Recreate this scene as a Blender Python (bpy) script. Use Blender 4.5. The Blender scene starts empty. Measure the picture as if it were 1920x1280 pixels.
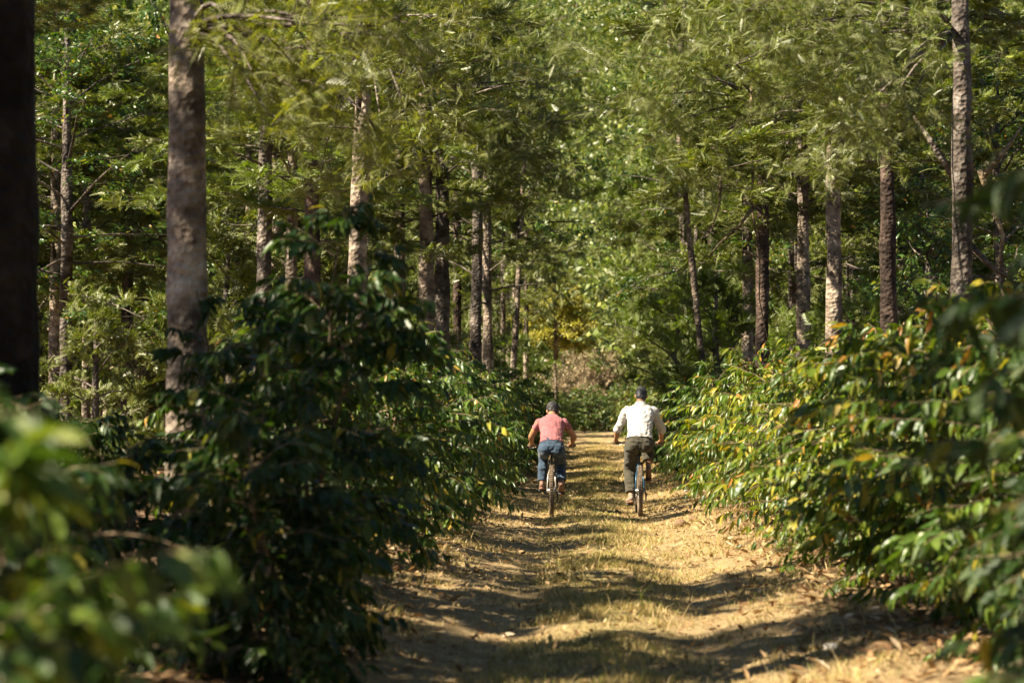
import bpy, math, random
import numpy as np
from mathutils import Vector, Matrix

rng = np.random.default_rng(7)
R = math.radians
SC = bpy.context.scene
COL = SC.collection

# ------------------------------------------------------------------ camera, sky, sun, exposure
CAM_H = 1.47
F_PX = 4533.0          # focal length in pixels of the 1920 px wide photograph
HOR = 760.0            # row of the horizon
cam_d = bpy.data.cameras.new('camera')
cam = bpy.data.objects.new('camera', cam_d)
COL.objects.link(cam)
cam_d.sensor_width = 36.0
cam_d.lens = 85.0
cam_d.clip_start = 0.1
cam_d.clip_end = 2000.0
cam.location = (0, 0, CAM_H)
cam.rotation_euler = (R(90) + math.atan((HOR - 640) / F_PX), 0, 0)
cam_d.dof.use_dof = True
cam_d.dof.focus_distance = 33.5
cam_d.dof.aperture_fstop = 2.8
SC.camera = cam

SUN_AZ = 68.0          # degrees from straight behind the camera towards the left
SUN_EL = 44.0
to_sun = Vector((-math.sin(R(SUN_AZ)) * math.cos(R(SUN_EL)), -math.cos(R(SUN_AZ)) * math.cos(R(SUN_EL)), math.sin(R(SUN_EL))))
sun_d = bpy.data.lights.new('sun', 'SUN')
sun_d.energy = 5.0
sun_d.angle = R(0.53)
sun_d.color = (1.0, 0.89, 0.69)
sun = bpy.data.objects.new('sun', sun_d)
sun.rotation_euler = to_sun.to_track_quat('Z', 'Y').to_euler()
sun.location = to_sun * 100
COL.objects.link(sun)
w = bpy.data.worlds.new('World')
SC.world = w
w.use_nodes = True
nt = w.node_tree
sky = nt.nodes.new('ShaderNodeTexSky')
sky.sky_type = 'NISHITA'
sky.sun_disc = False
sky.sun_elevation = R(SUN_EL)
sky.sun_rotation = R(180 + SUN_AZ)
sky.altitude = 1600.0
sky.air_density = 0.85
sky.dust_density = 0.4
bg = nt.nodes['Background']
bg.inputs['Strength'].default_value = 0.05
nt.links.new(sky.outputs[0], bg.inputs[0])
SC.view_settings.view_transform = 'Standard'
SC.view_settings.look = 'None'
SC.view_settings.exposure = 1.62
SC.view_settings.gamma = 1.0
SC.view_settings.use_curve_mapping = False
SC.cycles.max_bounces = 6
SC.cycles.diffuse_bounces = 1
SC.cycles.glossy_bounces = 2
SC.cycles.transmission_bounces = 4
SC.cycles.transparent_max_bounces = 4
SC.cycles.caustics_reflective = False
SC.cycles.caustics_refractive = False
SC.cycles.sample_clamp_indirect = 6.0
SC.cycles.use_denoising = True

# ------------------------------------------------------------------ helpers
def path_c(y):
    return 0.034 * y

def wx(px, Y):
    return (px - 960.0) * Y / F_PX

def wz(py, Y):
    return CAM_H + (HOR - py) * Y / F_PX

def hash2(ix, iy, s=0):
    h = (ix.astype(np.int64) * 374761393 + iy.astype(np.int64) * 668265263 + s * 974634777) & 0x7fffffff
    h = ((h ^ (h >> 13)) * 1274126177) & 0x7fffffff
    h = h ^ (h >> 16)
    return (h & 0xffff) / 65535.0

def vnoise(x, y, s=0):
    x = np.asarray(x, float); y = np.asarray(y, float)
    ix = np.floor(x); iy = np.floor(y)
    fx = x - ix; fy = y - iy
    fx = fx * fx * (3 - 2 * fx); fy = fy * fy * (3 - 2 * fy)
    a = hash2(ix, iy, s); b = hash2(ix + 1, iy, s); c = hash2(ix, iy + 1, s); d = hash2(ix + 1, iy + 1, s)
    return (a * (1 - fx) + b * fx) * (1 - fy) + (c * (1 - fx) + d * fx) * fy - 0.5

def ground_z(x, y):
    x = np.asarray(x, float); y = np.asarray(y, float)
    o = x - path_c(y) + 0.12 * np.sin(y * 0.21)
    rut = -0.055 * (np.exp(-((o - 0.68) / 0.27) ** 2) + np.exp(-((o + 0.62) / 0.27) ** 2))
    bank = 0.20 / (1 + np.exp(-(np.abs(o) - 1.45) / 0.20))
    fade = np.clip(1 - y / 170.0, 0, 1)
    near = np.clip(1.5 - np.abs(o) / 8.0, 0.3, 1)
    n = 0.045 * vnoise(x * 0.9, y * 0.55, 1) + 0.030 * vnoise(x * 2.7, y * 2.1, 2) + 0.024 * vnoise(x * 8, y * 7, 3) + 0.010 * vnoise(x * 22, y * 20, 4)
    hill = 0.0 + 0.36 * np.clip(np.hypot(x, y) - 172, 0, 400) * (y > 0)
    return (rut + bank) * fade + n * near - 0.02 + hill

def tag(o, label=None, cat=None, group=None, kind=None):
    if label: o['label'] = label
    if cat: o['category'] = cat
    if group: o['group'] = group
    if kind: o['kind'] = kind
    return o

def link(name, data, parent=None):
    o = bpy.data.objects.new(name, data)
    COL.objects.link(o)
    if parent is not None: o.parent = parent
    return o

def mk_mesh(name, V, F, mats=(), midx=None, smooth=True):
    """V (n,3), F (m,3) triangles or list of arrays of tris/quads"""
    me = bpy.data.meshes.new(name)
    Fs = F if isinstance(F, (list, tuple)) else [F]
    Fs = [np.asarray(f) for f in Fs if len(f)]
    V = np.asarray(V, np.float32)
    me.vertices.add(len(V)); me.vertices.foreach_set('co', V.ravel())
    loops = np.concatenate([f.ravel() for f in Fs]).astype(np.int32)
    tot = np.concatenate([np.full(len(f), f.shape[1], np.int32) for f in Fs])
    st = np.concatenate([[0], np.cumsum(tot)[:-1]]).astype(np.int32)
    me.loops.add(len(loops)); me.loops.foreach_set('vertex_index', loops)
    me.polygons.add(len(tot)); me.polygons.foreach_set('loop_start', st); me.polygons.foreach_set('loop_total', tot)
    for m in mats: me.materials.append(m)
    if midx is not None: me.polygons.foreach_set('material_index', np.asarray(midx, np.int32))
    me.update(calc_edges=True)
    me.validate()
    me.polygons.foreach_set('use_smooth', np.full(len(me.polygons), smooth))
    return me

class Buf:
    def __init__(s): s.V = []; s.T = []; s.Q = []; s.n = 0
    def add(s, V, T=None, Q=None):
        V = np.asarray(V, float)
        s.V.append(V)
        if T is not None and len(T): s.T.append(np.asarray(T) + s.n)
        if Q is not None and len(Q): s.Q.append(np.asarray(Q) + s.n)
        s.n += len(V)
    def mesh(s, name, mat, smooth=True):
        F = []
        if s.T: F.append(np.concatenate(s.T))
        if s.Q: F.append(np.concatenate(s.Q))
        return mk_mesh(name, np.concatenate(s.V), F, [mat], smooth=smooth)
    def obj(s, name, mat, parent=None, smooth=True):
        return link(name, s.mesh(name, mat, smooth), parent)
    # tapered tube through points
    def tube(s, P, rad, k=6, caps=True, wob=0.0, seed=0):
        P = np.asarray(P, float); n = len(P)
        rad = np.broadcast_to(np.asarray(rad, float), (n,))
        T = np.gradient(P, axis=0); T /= np.linalg.norm(T, axis=1)[:, None] + 1e-9
        ref = np.array([0, 0, 1.0]) if abs(T[0][2]) < 0.9 else np.array([1.0, 0, 0])
        U = np.cross(np.broadcast_to(ref, T.shape), T); U /= np.linalg.norm(U, axis=1)[:, None] + 1e-9
        W = np.cross(T, U)
        a = np.arange(k) * 2 * math.pi / k
        rr = rad[:, None] * np.ones(k)
        if wob:
            rr = rr * (1 + wob * vnoise(np.cos(a)[None] * 1.5 + 9 + seed, np.arange(n)[:, None] * 0.35 + np.sin(a)[None] * 1.5, seed) * 2
                       + wob * 0.5 * vnoise(np.cos(a)[None] * 3 + 5 + seed, np.arange(n)[:, None] * 0.9 + np.sin(a)[None] * 3, seed + 3) * 2)
        V = P[:, None] + rr[..., None] * (np.cos(a)[None, :, None] * U[:, None] + np.sin(a)[None, :, None] * W[:, None])
        i = np.arange(n - 1)[:, None] * k; j = np.arange(k)[None]; j2 = (j + 1) % k
        Q = np.stack([i + j, i + j2, i + k + j2, i + k + j], -1).reshape(-1, 4)
        V = V.reshape(-1, 3)
        Tt = None
        if caps:
            c0 = len(V); V = np.vstack([V, P[0], P[-1]])
            jj = np.arange(k)
            Tt = np.concatenate([np.stack([np.full(k, c0), (jj + 1) % k, jj], -1),
                                 np.stack([np.full(k, c0 + 1), (n - 1) * k + jj, (n - 1) * k + (jj + 1) % k], -1)])
        s.add(V, Tt, Q)
        return s
    def ell(s, c, r, rot=None, nu=14, nv=9):
        u = np.arange(nu) * 2 * math.pi / nu; v = np.linspace(0, math.pi, nv + 1)[1:-1]
        V = np.array([[math.sin(b) * math.cos(a), math.sin(b) * math.sin(a), math.cos(b)] for b in v for a in u] + [[0, 0, 1], [0, 0, -1]])
        V = V * np.asarray(r)
        if rot is not None: V = V @ np.array(rot.to_3x3()).T
        V = V + np.asarray(c)
        m = len(v); Q = []
        for i in range(m - 1):
            for j in range(nu): Q.append([i * nu + j, (i + 1) * nu + j, (i + 1) * nu + (j + 1) % nu, i * nu + (j + 1) % nu])
        T = [[m * nu, j, (j + 1) % nu] for j in range(nu)] + [[m * nu + 1, (m - 1) * nu + (j + 1) % nu, (m - 1) * nu + j] for j in range(nu)]
        s.add(V, T, Q)
        return s
    def box(s, c, d, rot=None):
        V = np.array([[x, y, z] for x in (-.5, .5) for y in (-.5, .5) for z in (-.5, .5)]) * np.asarray(d)
        if rot is not None: V = V @ np.array(rot.to_3x3()).T
        s.add(V + np.asarray(c), None, [[0, 1, 3, 2], [4, 6, 7, 5], [0, 4, 5, 1], [2, 3, 7, 6], [0, 2, 6, 4], [1, 5, 7, 3]])
        return s
    def torus(s, c, Rm, rm, axis='x', nu=48, nv=8, sx=1.0):
        u = np.arange(nu) * 2 * math.pi / nu; v = np.arange(nv) * 2 * math.pi / nv
        rr = Rm + rm * np.cos(v)[None]
        A = rr * np.cos(u)[:, None]; B = rr * np.sin(u)[:, None]; C = np.broadcast_to(sx * rm * np.sin(v)[None], A.shape)
        V = np.stack([C, A, B] if axis == 'x' else [A, B, C], -1).reshape(-1, 3) + np.asarray(c)
        i = np.arange(nu)[:, None]; j = np.arange(nv)[None]; i2 = (i + 1) % nu; j2 = (j + 1) % nv
        Q = np.stack([i * nv + j, i2 * nv + j, i2 * nv + j2, i * nv + j2], -1).reshape(-1, 4)
        s.add(V, None, Q); return s

def frames(D, N, roll=None):
    """columns: x side, y = D (length), z ~ N"""
    D = D / (np.linalg.norm(D, axis=1)[:, None] + 1e-9)
    X = np.cross(D, N); X /= np.linalg.norm(X, axis=1)[:, None] + 1e-9
    Z = np.cross(X, D)
    return np.stack([X, D, Z], -1)

def scatter(tv, tt, P, M, S):
    """copies of template (tv, tt tris) at P with frames M and scale S"""
    n = len(P)
    V = np.einsum('nij,nkj->nki', M, tv[None] * S[:, None, None]) + P[:, None]
    T = tt[None] + (np.arange(n) * len(tv))[:, None, None]
    return V.reshape(-1, 3), T.reshape(-1, 3)

# ------------------------------------------------------------------ materials
def new_mat(name):
    m = bpy.data.materials.new(name); m.use_nodes = True
    t = m.node_tree; t.nodes.clear()
    out = t.nodes.new('ShaderNodeOutputMaterial')
    return m, t, out

def N(t, kind, **kw):
    n = t.nodes.new(kind)
    for k, v in kw.items():
        if k.startswith('i_'):
            n.inputs[k[2:].replace('_', ' ')].default_value = v
        else: setattr(n, k, v)
    return n

def ramp(t, stops, fac, interp='LINEAR'):
    r = t.nodes.new('ShaderNodeValToRGB'); r.color_ramp.interpolation = interp
    e = r.color_ramp.elements
    e[0].position = stops[0][0]; e[0].color = (*stops[0][1], 1)
    e[1].position = stops[1][0]; e[1].color = (*stops[1][1], 1)
    for p, c in stops[2:]:
        x = e.new(p); x.color = (*c, 1)
    t.links.new(fac, r.inputs[0])
    return r.outputs[0]

def leaf_mat(name, stops, back=None, rough=0.38, trans=0.35, trans_tint=(1.35, 1.5, 0.45), spec=0.5, coat=0.0, blem=False):
    m, t, out = new_mat(name)
    geo = N(t, 'ShaderNodeNewGeometry'); oi = N(t, 'ShaderNodeObjectInfo')
    a = N(t, 'ShaderNodeMath', operation='ADD'); t.links.new(geo.outputs['Random Per Island'], a.inputs[0]); t.links.new(oi.outputs['Random'], a.inputs[1])
    fr = N(t, 'ShaderNodeMath', operation='FRACT'); t.links.new(a.outputs[0], fr.inputs[0])
    col = ramp(t, stops, fr.outputs[0])
    # patches of a lighter and darker growth through the plant
    tc = N(t, 'ShaderNodeTexCoord'); nz = N(t, 'ShaderNodeTexNoise', i_Scale=1.6, i_Detail=2.0); t.links.new(tc.outputs['Object'], nz.inputs['Vector'])
    mr = N(t, 'ShaderNodeMapRange', i_From_Min=0.35, i_From_Max=0.65, i_To_Min=0.75, i_To_Max=1.3); t.links.new(nz.outputs['Fac'], mr.inputs['Value'])
    mul = N(t, 'ShaderNodeVectorMath', operation='SCALE'); t.links.new(col, mul.inputs[0]); t.links.new(mr.outputs[0], mul.inputs['Scale'])
    base = mul.outputs[0]
    if blem:
        nb = N(t, 'ShaderNodeTexNoise', i_Scale=26.0, i_Detail=3.0); t.links.new(tc.outputs['Object'], nb.inputs['Vector'])
        mb = N(t, 'ShaderNodeMapRange', i_From_Min=0.60, i_From_Max=0.72, i_To_Max=0.75); t.links.new(nb.outputs['Fac'], mb.inputs['Value'])
        mxb = N(t, 'ShaderNodeMix', data_type='RGBA'); t.links.new(mb.outputs[0], mxb.inputs[0]); t.links.new(base, mxb.inputs[6]); mxb.inputs[7].default_value = (0.20, 0.13, 0.04, 1); base = mxb.outputs[2]
    if back:
        mx = N(t, 'ShaderNodeMix', data_type='RGBA'); t.links.new(geo.outputs['Backfacing'], mx.inputs[0])
        t.links.new(base, mx.inputs[6]); mx.inputs[7].default_value = (*back, 1); base = mx.outputs[2]
    p = N(t, 'ShaderNodeBsdfPrincipled', i_Roughness=rough); p.inputs['Specular IOR Level'].default_value = spec
    t.links.new(base, p.inputs['Base Color'])
    n2 = N(t, 'ShaderNodeTexNoise', i_Scale=60.0, i_Detail=1.0); t.links.new(tc.outputs['Object'], n2.inputs['Vector'])
    b = N(t, 'ShaderNodeBump', i_Strength=0.35, i_Distance=0.004); t.links.new(n2.outputs['Fac'], b.inputs['Height']); t.links.new(b.outputs[0], p.inputs['Normal'])
    tr = N(t, 'ShaderNodeBsdfTranslucent')
    tm = N(t, 'ShaderNodeVectorMath', operation='MULTIPLY'); t.links.new(base, tm.inputs[0]); tm.inputs[1].default_value = trans_tint
    t.links.new(tm.outputs[0], tr.inputs['Color'])
    mix = N(t, 'ShaderNodeMixShader'); mix.inputs[0].default_value = trans
    t.links.new(p.outputs[0], mix.inputs[1]); t.links.new(tr.outputs[0], mix.inputs[2]); t.links.new(mix.outputs[0], out.inputs[0])
    return m

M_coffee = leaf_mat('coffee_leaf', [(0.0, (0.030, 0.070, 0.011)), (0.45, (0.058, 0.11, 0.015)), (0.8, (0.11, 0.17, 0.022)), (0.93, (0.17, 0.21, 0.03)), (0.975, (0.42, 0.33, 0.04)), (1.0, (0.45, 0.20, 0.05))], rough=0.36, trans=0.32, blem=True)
M_coffee_n = leaf_mat('coffee_leaf_young', [(0.0, (0.025, 0.060, 0.010)), (0.5, (0.060, 0.115, 0.014)), (0.8, (0.13, 0.20, 0.02)), (0.95, (0.26, 0.30, 0.03)), (1.0, (0.42, 0.38, 0.04))], rough=0.34, trans=0.34, blem=True)
M_coffee_y = leaf_mat('coffee_leaf_yellowing', [(0.0, (0.035, 0.075, 0.012)), (0.35, (0.08, 0.14, 0.016)), (0.68, (0.17, 0.22, 0.022)), (0.86, (0.28, 0.28, 0.03)), (0.95, (0.46, 0.37, 0.04)), (1.0, (0.45, 0.17, 0.04))], blem=True, rough=0.38, trans=0.35)
M_coffee_shade = leaf_mat('coffee_leaf_shaded', [(0.0, (0.016, 0.042, 0.010)), (0.5, (0.028, 0.060, 0.012)), (0.9, (0.05, 0.09, 0.015)), (0.97, (0.12, 0.16, 0.03)), (1.0, (0.4, 0.30, 0.04))], rough=0.36, trans=0.28, spec=0.32, blem=True)  # darker leaf copy for the bushes in shade, shade put into the colour
M_frond = leaf_mat('feathery_leaf', [(0.0, (0.050, 0.080, 0.011)), (0.5, (0.12, 0.160, 0.020)), (0.8, (0.21, 0.25, 0.035)), (1.0, (0.34, 0.32, 0.08))], back=(0.20, 0.215, 0.075), rough=0.40, trans=0.24, trans_tint=(1.3, 1.35, 0.4))
M_frond_g = leaf_mat('feathery_leaf_fresh', [(0.0, (0.075, 0.115, 0.014)), (0.5, (0.13, 0.185, 0.02)), (1.0, (0.24, 0.28, 0.035))], back=(0.17, 0.205, 0.055), rough=0.45, trans=0.28)
M_frond_y = leaf_mat('feathery_leaf_bright', [(0.0, (0.09, 0.12, 0.015)), (0.5, (0.17, 0.20, 0.022)), (1.0, (0.30, 0.31, 0.05))], back=(0.24, 0.25, 0.09), rough=0.42, trans=0.4, trans_tint=(1.4, 1.35, 0.4))
M_broad = leaf_mat('broad_leaf', [(0.0, (0.030, 0.070, 0.018)), (0.5, (0.06, 0.115, 0.022)), (0.9, (0.12, 0.17, 0.03)), (0.97, (0.3, 0.27, 0.04)), (1.0, (0.45, 0.2, 0.05))], rough=0.33, trans=0.32)
M_yellow = leaf_mat('yellow_leaf', [(0.0, (0.30, 0.28, 0.05)), (0.6, (0.44, 0.41, 0.07)), (1.0, (0.54, 0.48, 0.12))], rough=0.6, trans=0.4, trans_tint=(1.1, 1.1, 0.6))
M_dryleaf = leaf_mat('dry_leaf', [(0.0, (0.20, 0.11, 0.05)), (0.5, (0.34, 0.21, 0.10)), (0.9, (0.50, 0.34, 0.18)), (1.0, (0.62, 0.50, 0.34))], rough=0.75, trans=0.2, trans_tint=(1, 0.9, 0.7), spec=0.2)
M_deadleaf = leaf_mat('dead_leaf', [(0.0, (0.26, 0.19, 0.10)), (0.6, (0.42, 0.32, 0.19)), (1.0, (0.58, 0.48, 0.32))], rough=0.8, trans=0.25, trans_tint=(1, 0.95, 0.7), spec=0.2)
M_grass = leaf_mat('dry_grass', [(0.0, (0.26, 0.22, 0.07)), (0.25, (0.42, 0.33, 0.13)), (0.75, (0.55, 0.42, 0.20)), (1.0, (0.66, 0.52, 0.28))], rough=0.7, trans=0.3, trans_tint=(1.1, 1.05, 0.7), spec=0.15)
M_grass_g = leaf_mat('green_grass', [(0.0, (0.11, 0.15, 0.03)), (0.5, (0.20, 0.23, 0.05)), (1.0, (0.38, 0.33, 0.10))], rough=0.65, trans=0.35, trans_tint=(1.2, 1.2, 0.6), spec=0.2)

def bark_mat(name, c1, c2, c3, ring=9.0):
    m, t, out = new_mat(name)
    tc = N(t, 'ShaderNodeTexCoord'); oi = N(t, 'ShaderNodeObjectInfo')
    off = N(t, 'ShaderNodeVectorMath', operation='ADD'); sc = N(t, 'ShaderNodeVectorMath', operation='SCALE'); sc.inputs[0].default_value = (37, 11, 23)
    t.links.new(oi.outputs['Random'], sc.inputs['Scale']); t.links.new(tc.outputs['Object'], off.inputs[0]); t.links.new(sc.outputs[0], off.inputs[1])
    mp = N(t, 'ShaderNodeMapping'); mp.inputs['Scale'].default_value = (1, 1, 1.1); t.links.new(off.outputs[0], mp.inputs[0])
    n1 = N(t, 'ShaderNodeTexNoise', i_Scale=6.0, i_Detail=6.0, i_Roughness=0.65); t.links.new(mp.outputs[0], n1.inputs['Vector'])
    n2 = N(t, 'ShaderNodeTexNoise', i_Scale=2.2, i_Detail=3.0); t.links.new(off.outputs[0], n2.inputs['Vector'])
    wv = N(t, 'ShaderNodeTexWave', bands_direction='Z', i_Scale=ring * 0.14, i_Distortion=6.0, i_Detail=3.0); t.links.new(off.outputs[0], wv.inputs['Vector'])
    wv.inputs['Detail Scale'].default_value = 2.5
    vo = N(t, 'ShaderNodeTexVoronoi', i_Scale=16.0); t.links.new(mp.outputs[0], vo.inputs['Vector'])
    colr = ramp(t, [(0.3, c1), (0.52, c2), (0.72, c3)], n1.outputs['Fac'])
    mxl = N(t, 'ShaderNodeMapRange', i_From_Min=0.40, i_From_Max=0.62, i_To_Min=0.40, i_To_Max=1.2); t.links.new(n2.outputs['Fac'], mxl.inputs['Value'])
    mu = N(t, 'ShaderNodeVectorMath', operation='SCALE'); t.links.new(colr, mu.inputs[0]); t.links.new(mxl.outputs[0], mu.inputs['Scale'])
    wr = N(t, 'ShaderNodeMapRange', i_From_Min=0.0, i_From_Max=0.35, i_To_Min=0.86, i_To_Max=1.0); t.links.new(wv.outputs['Fac'], wr.inputs['Value'])
    mu2 = N(t, 'ShaderNodeVectorMath', operation='SCALE'); t.links.new(mu.outputs[0], mu2.inputs[0]); t.links.new(wr.outputs[0], mu2.inputs['Scale'])
    p = N(t, 'ShaderNodeBsdfPrincipled', i_Roughness=0.85); p.inputs['Specular IOR Level'].default_value = 0.2
    t.links.new(mu2.outputs[0], p.inputs['Base Color'])
    ad = N(t, 'ShaderNodeMath', operation='ADD'); t.links.new(n1.outputs['Fac'], ad.inputs[0]); t.links.new(vo.outputs['Distance'], ad.inputs[1])
    ad2 = N(t, 'ShaderNodeMath', operation='MULTIPLY_ADD'); t.links.new(wv.outputs['Fac'], ad2.inputs[0]); ad2.inputs[1].default_value = 0.25; t.links.new(ad.outputs[0], ad2.inputs[2])
    b = N(t, 'ShaderNodeBump', i_Strength=0.9, i_Distance=0.035); t.links.new(ad2.outputs[0], b.inputs['Height']); t.links.new(b.outputs[0], p.inputs['Normal'])
    t.links.new(p.outputs[0], out.inputs[0])
    return m
M_bark = bark_mat('pale_bark', (0.08, 0.056, 0.040), (0.34, 0.265, 0.20), (0.50, 0.42, 0.33))
M_bark_g = bark_mat('grey_bark', (0.055, 0.043, 0.034), (0.17, 0.135, 0.11), (0.34, 0.30, 0.26))
M_bark_d = bark_mat('dark_bark', (0.035, 0.024, 0.018), (0.10, 0.066, 0.050), (0.22, 0.155, 0.12))
M_bark_shade = bark_mat('shaded_bark', (0.010, 0.007, 0.006), (0.020, 0.014, 0.010), (0.045, 0.032, 0.024))  # bark colour darkened to carry the shade on the left edge trunk
M_twig = bark_mat('twig_bark', (0.13, 0.09, 0.055), (0.26, 0.19, 0.115), (0.38, 0.30, 0.20), ring=30)

def simple(name, col, rough=0.5, metal=0.0, spec=0.5, var=0.0, scale=20, bump=0.0):
    m, t, out = new_mat(name)
    p = N(t, 'ShaderNodeBsdfPrincipled', i_Roughness=rough, i_Metallic=metal); p.inputs['Specular IOR Level'].default_value = spec
    tc = N(t, 'ShaderNodeTexCoord'); nz = N(t, 'ShaderNodeTexNoise', i_Scale=scale, i_Detail=4.0); t.links.new(tc.outputs['Object'], nz.inputs['Vector'])
    lo = tuple(c * (1 - var) for c in col); hi = tuple(min(1, c * (1 + var)) for c in col)
    t.links.new(ramp(t, [(0.3, lo), (0.7, hi)], nz.outputs['Fac']), p.inputs['Base Color'])
    if bump:
        b = N(t, 'ShaderNodeBump', i_Strength=bump, i_Distance=0.01); t.links.new(nz.outputs['Fac'], b.inputs['Height']); t.links.new(b.outputs[0], p.inputs['Normal'])
    t.links.new(p.outputs[0], out.inputs[0])
    return m

def ground_mat():
    m, t, out = new_mat('dry_earth')
    tc = N(t, 'ShaderNodeTexCoord')
    sep = N(t, 'ShaderNodeSeparateXYZ'); t.links.new(tc.outputs['Object'], sep.inputs[0])
    my = N(t, 'ShaderNodeMath', operation='MULTIPLY'); t.links.new(sep.outputs['Y'], my.inputs[0]); my.inputs[1].default_value = 0.034
    su = N(t, 'ShaderNodeMath', operation='SUBTRACT'); t.links.new(sep.outputs['X'], su.inputs[0]); t.links.new(my.outputs[0], su.inputs[1])
    ab = N(t, 'ShaderNodeMath', operation='ABSOLUTE'); t.links.new(su.outputs[0], ab.inputs[0])
    n0 = N(t, 'ShaderNodeTexNoise', i_Scale=1.1, i_Detail=5.0); t.links.new(tc.outputs['Object'], n0.inputs['Vector'])
    n1 = N(t, 'ShaderNodeTexNoise', i_Scale=5.0, i_Detail=8.0, i_Roughness=0.7); t.links.new(tc.outputs['Object'], n1.inputs['Vector'])
    n2 = N(t, 'ShaderNodeTexNoise', i_Scale=45.0, i_Detail=4.0, i_Roughness=0.7); t.links.new(tc.outputs['Object'], n2.inputs['Vector'])
    wob = N(t, 'ShaderNodeMath', operation='MULTIPLY_ADD'); t.links.new(n0.outputs['Fac'], wob.inputs[0]); wob.inputs[1].default_value = 1.3; t.links.new(ab.outputs[0], wob.inputs[2])
    edge = N(t, 'ShaderNodeMapRange', i_From_Min=1.95, i_From_Max=2.9); t.links.new(wob.outputs[0], edge.inputs['Value'])
    cen = N(t, 'ShaderNodeMapRange', i_From_Min=0.75, i_From_Max=1.2); t.links.new(wob.outputs[0], cen.inputs['Value'])
    dirt = ramp(t, [(0.28, (0.23, 0.155, 0.082)), (0.48, (0.43, 0.30, 0.150)), (0.72, (0.60, 0.455, 0.245))], n1.outputs['Fac'])
    thatch = ramp(t, [(0.3, (0.24, 0.18, 0.07)), (0.55, (0.42, 0.32, 0.14)), (0.8, (0.56, 0.44, 0.22))], n1.outputs['Fac'])
    litter = ramp(t, [(0.3, (0.09, 0.055, 0.032)), (0.5, (0.19, 0.12, 0.07)), (0.7, (0.33, 0.22, 0.13))], n1.outputs['Fac'])
    mx = N(t, 'ShaderNodeMix', data_type='RGBA'); t.links.new(cen.outputs[0], mx.inputs[0]); t.links.new(thatch, mx.inputs[6]); t.links.new(dirt, mx.inputs[7])
    mx2 = N(t, 'ShaderNodeMix', data_type='RGBA'); t.links.new(edge.outputs[0], mx2.inputs[0]); t.links.new(mx.outputs[2], mx2.inputs[6]); t.links.new(litter, mx2.inputs[7])
    # far hillside is green forest floor
    hz = N(t, 'ShaderNodeMapRange', i_From_Min=165, i_From_Max=185); t.links.new(sep.outputs['Y'], hz.inputs['Value'])
    mx3 = N(t, 'ShaderNodeMix', data_type='RGBA'); t.links.new(hz.outputs[0], mx3.inputs[0]); t.links.new(mx2.outputs[2], mx3.inputs[6]); mx3.inputs[7].default_value = (0.06, 0.085, 0.03, 1)
    mr = N(t, 'ShaderNodeMapRange', i_From_Min=0.32, i_From_Max=0.66, i_To_Min=0.6, i_To_Max=1.25); t.links.new(n2.outputs['Fac'], mr.inputs['Value'])
    mu = N(t, 'ShaderNodeVectorMath', operation='SCALE'); t.links.new(mx3.outputs[2], mu.inputs[0]); t.links.new(mr.outputs[0], mu.inputs['Scale'])
    p = N(t, 'ShaderNodeBsdfPrincipled', i_Roughness=0.95); p.inputs['Specular IOR Level'].default_value = 0.1
    t.links.new(mu.outputs[0], p.inputs['Base Color'])
    ad = N(t, 'ShaderNodeMath', operation='MULTIPLY_ADD'); t.links.new(n2.outputs['Fac'], ad.inputs[0]); ad.inputs[1].default_value = 0.4; t.links.new(n1.outputs['Fac'], ad.inputs[2])
    b = N(t, 'ShaderNodeBump', i_Strength=1.0, i_Distance=0.07); t.links.new(ad.outputs[0], b.inputs['Height']); t.links.new(b.outputs[0], p.inputs['Normal'])
    t.links.new(p.outputs[0], out.inputs[0])
    return m
M_ground = ground_mat()

# ------------------------------------------------------------------ ground (one sheet, fine near the track, coarse to the horizon)
def build_ground():
    u = np.linspace(-1, 1, 181); o = 1.6 * np.sinh(u * 6.0) / np.sinh(6.0) * 250 / 1.6
    o = np.sort(np.unique(np.concatenate([np.linspace(-4, 4, 150), o[np.abs(o) > 4.1]])))
    ys = [-60.0, -30, -10, -2, 2, 4]
    y = 6.0
    while y < 170: ys.append(y); y += 0.05 + max(0, y - 14) * 0.0085
    ys += list(np.linspace(172, 600, 40))
    ys = np.array(ys)
    Y, O = np.meshgrid(ys, o, indexing='ij')
    X = O + path_c(np.clip(Y, -60, 170))
    Z = ground_z(X, Y)
    n, k = Y.shape
    V = np.stack([X, Y, Z], -1).reshape(-1, 3)
    i = np.arange(n - 1)[:, None] * k; j = np.arange(k - 1)[None]
    Q = np.stack([i + j, i + j + 1, i + k + j + 1, i + k + j], -1).reshape(-1, 4)
    g = link('ground', mk_mesh('ground', V, [Q], [M_ground]))
    g['kind'] = 'structure'
build_ground()

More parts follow.
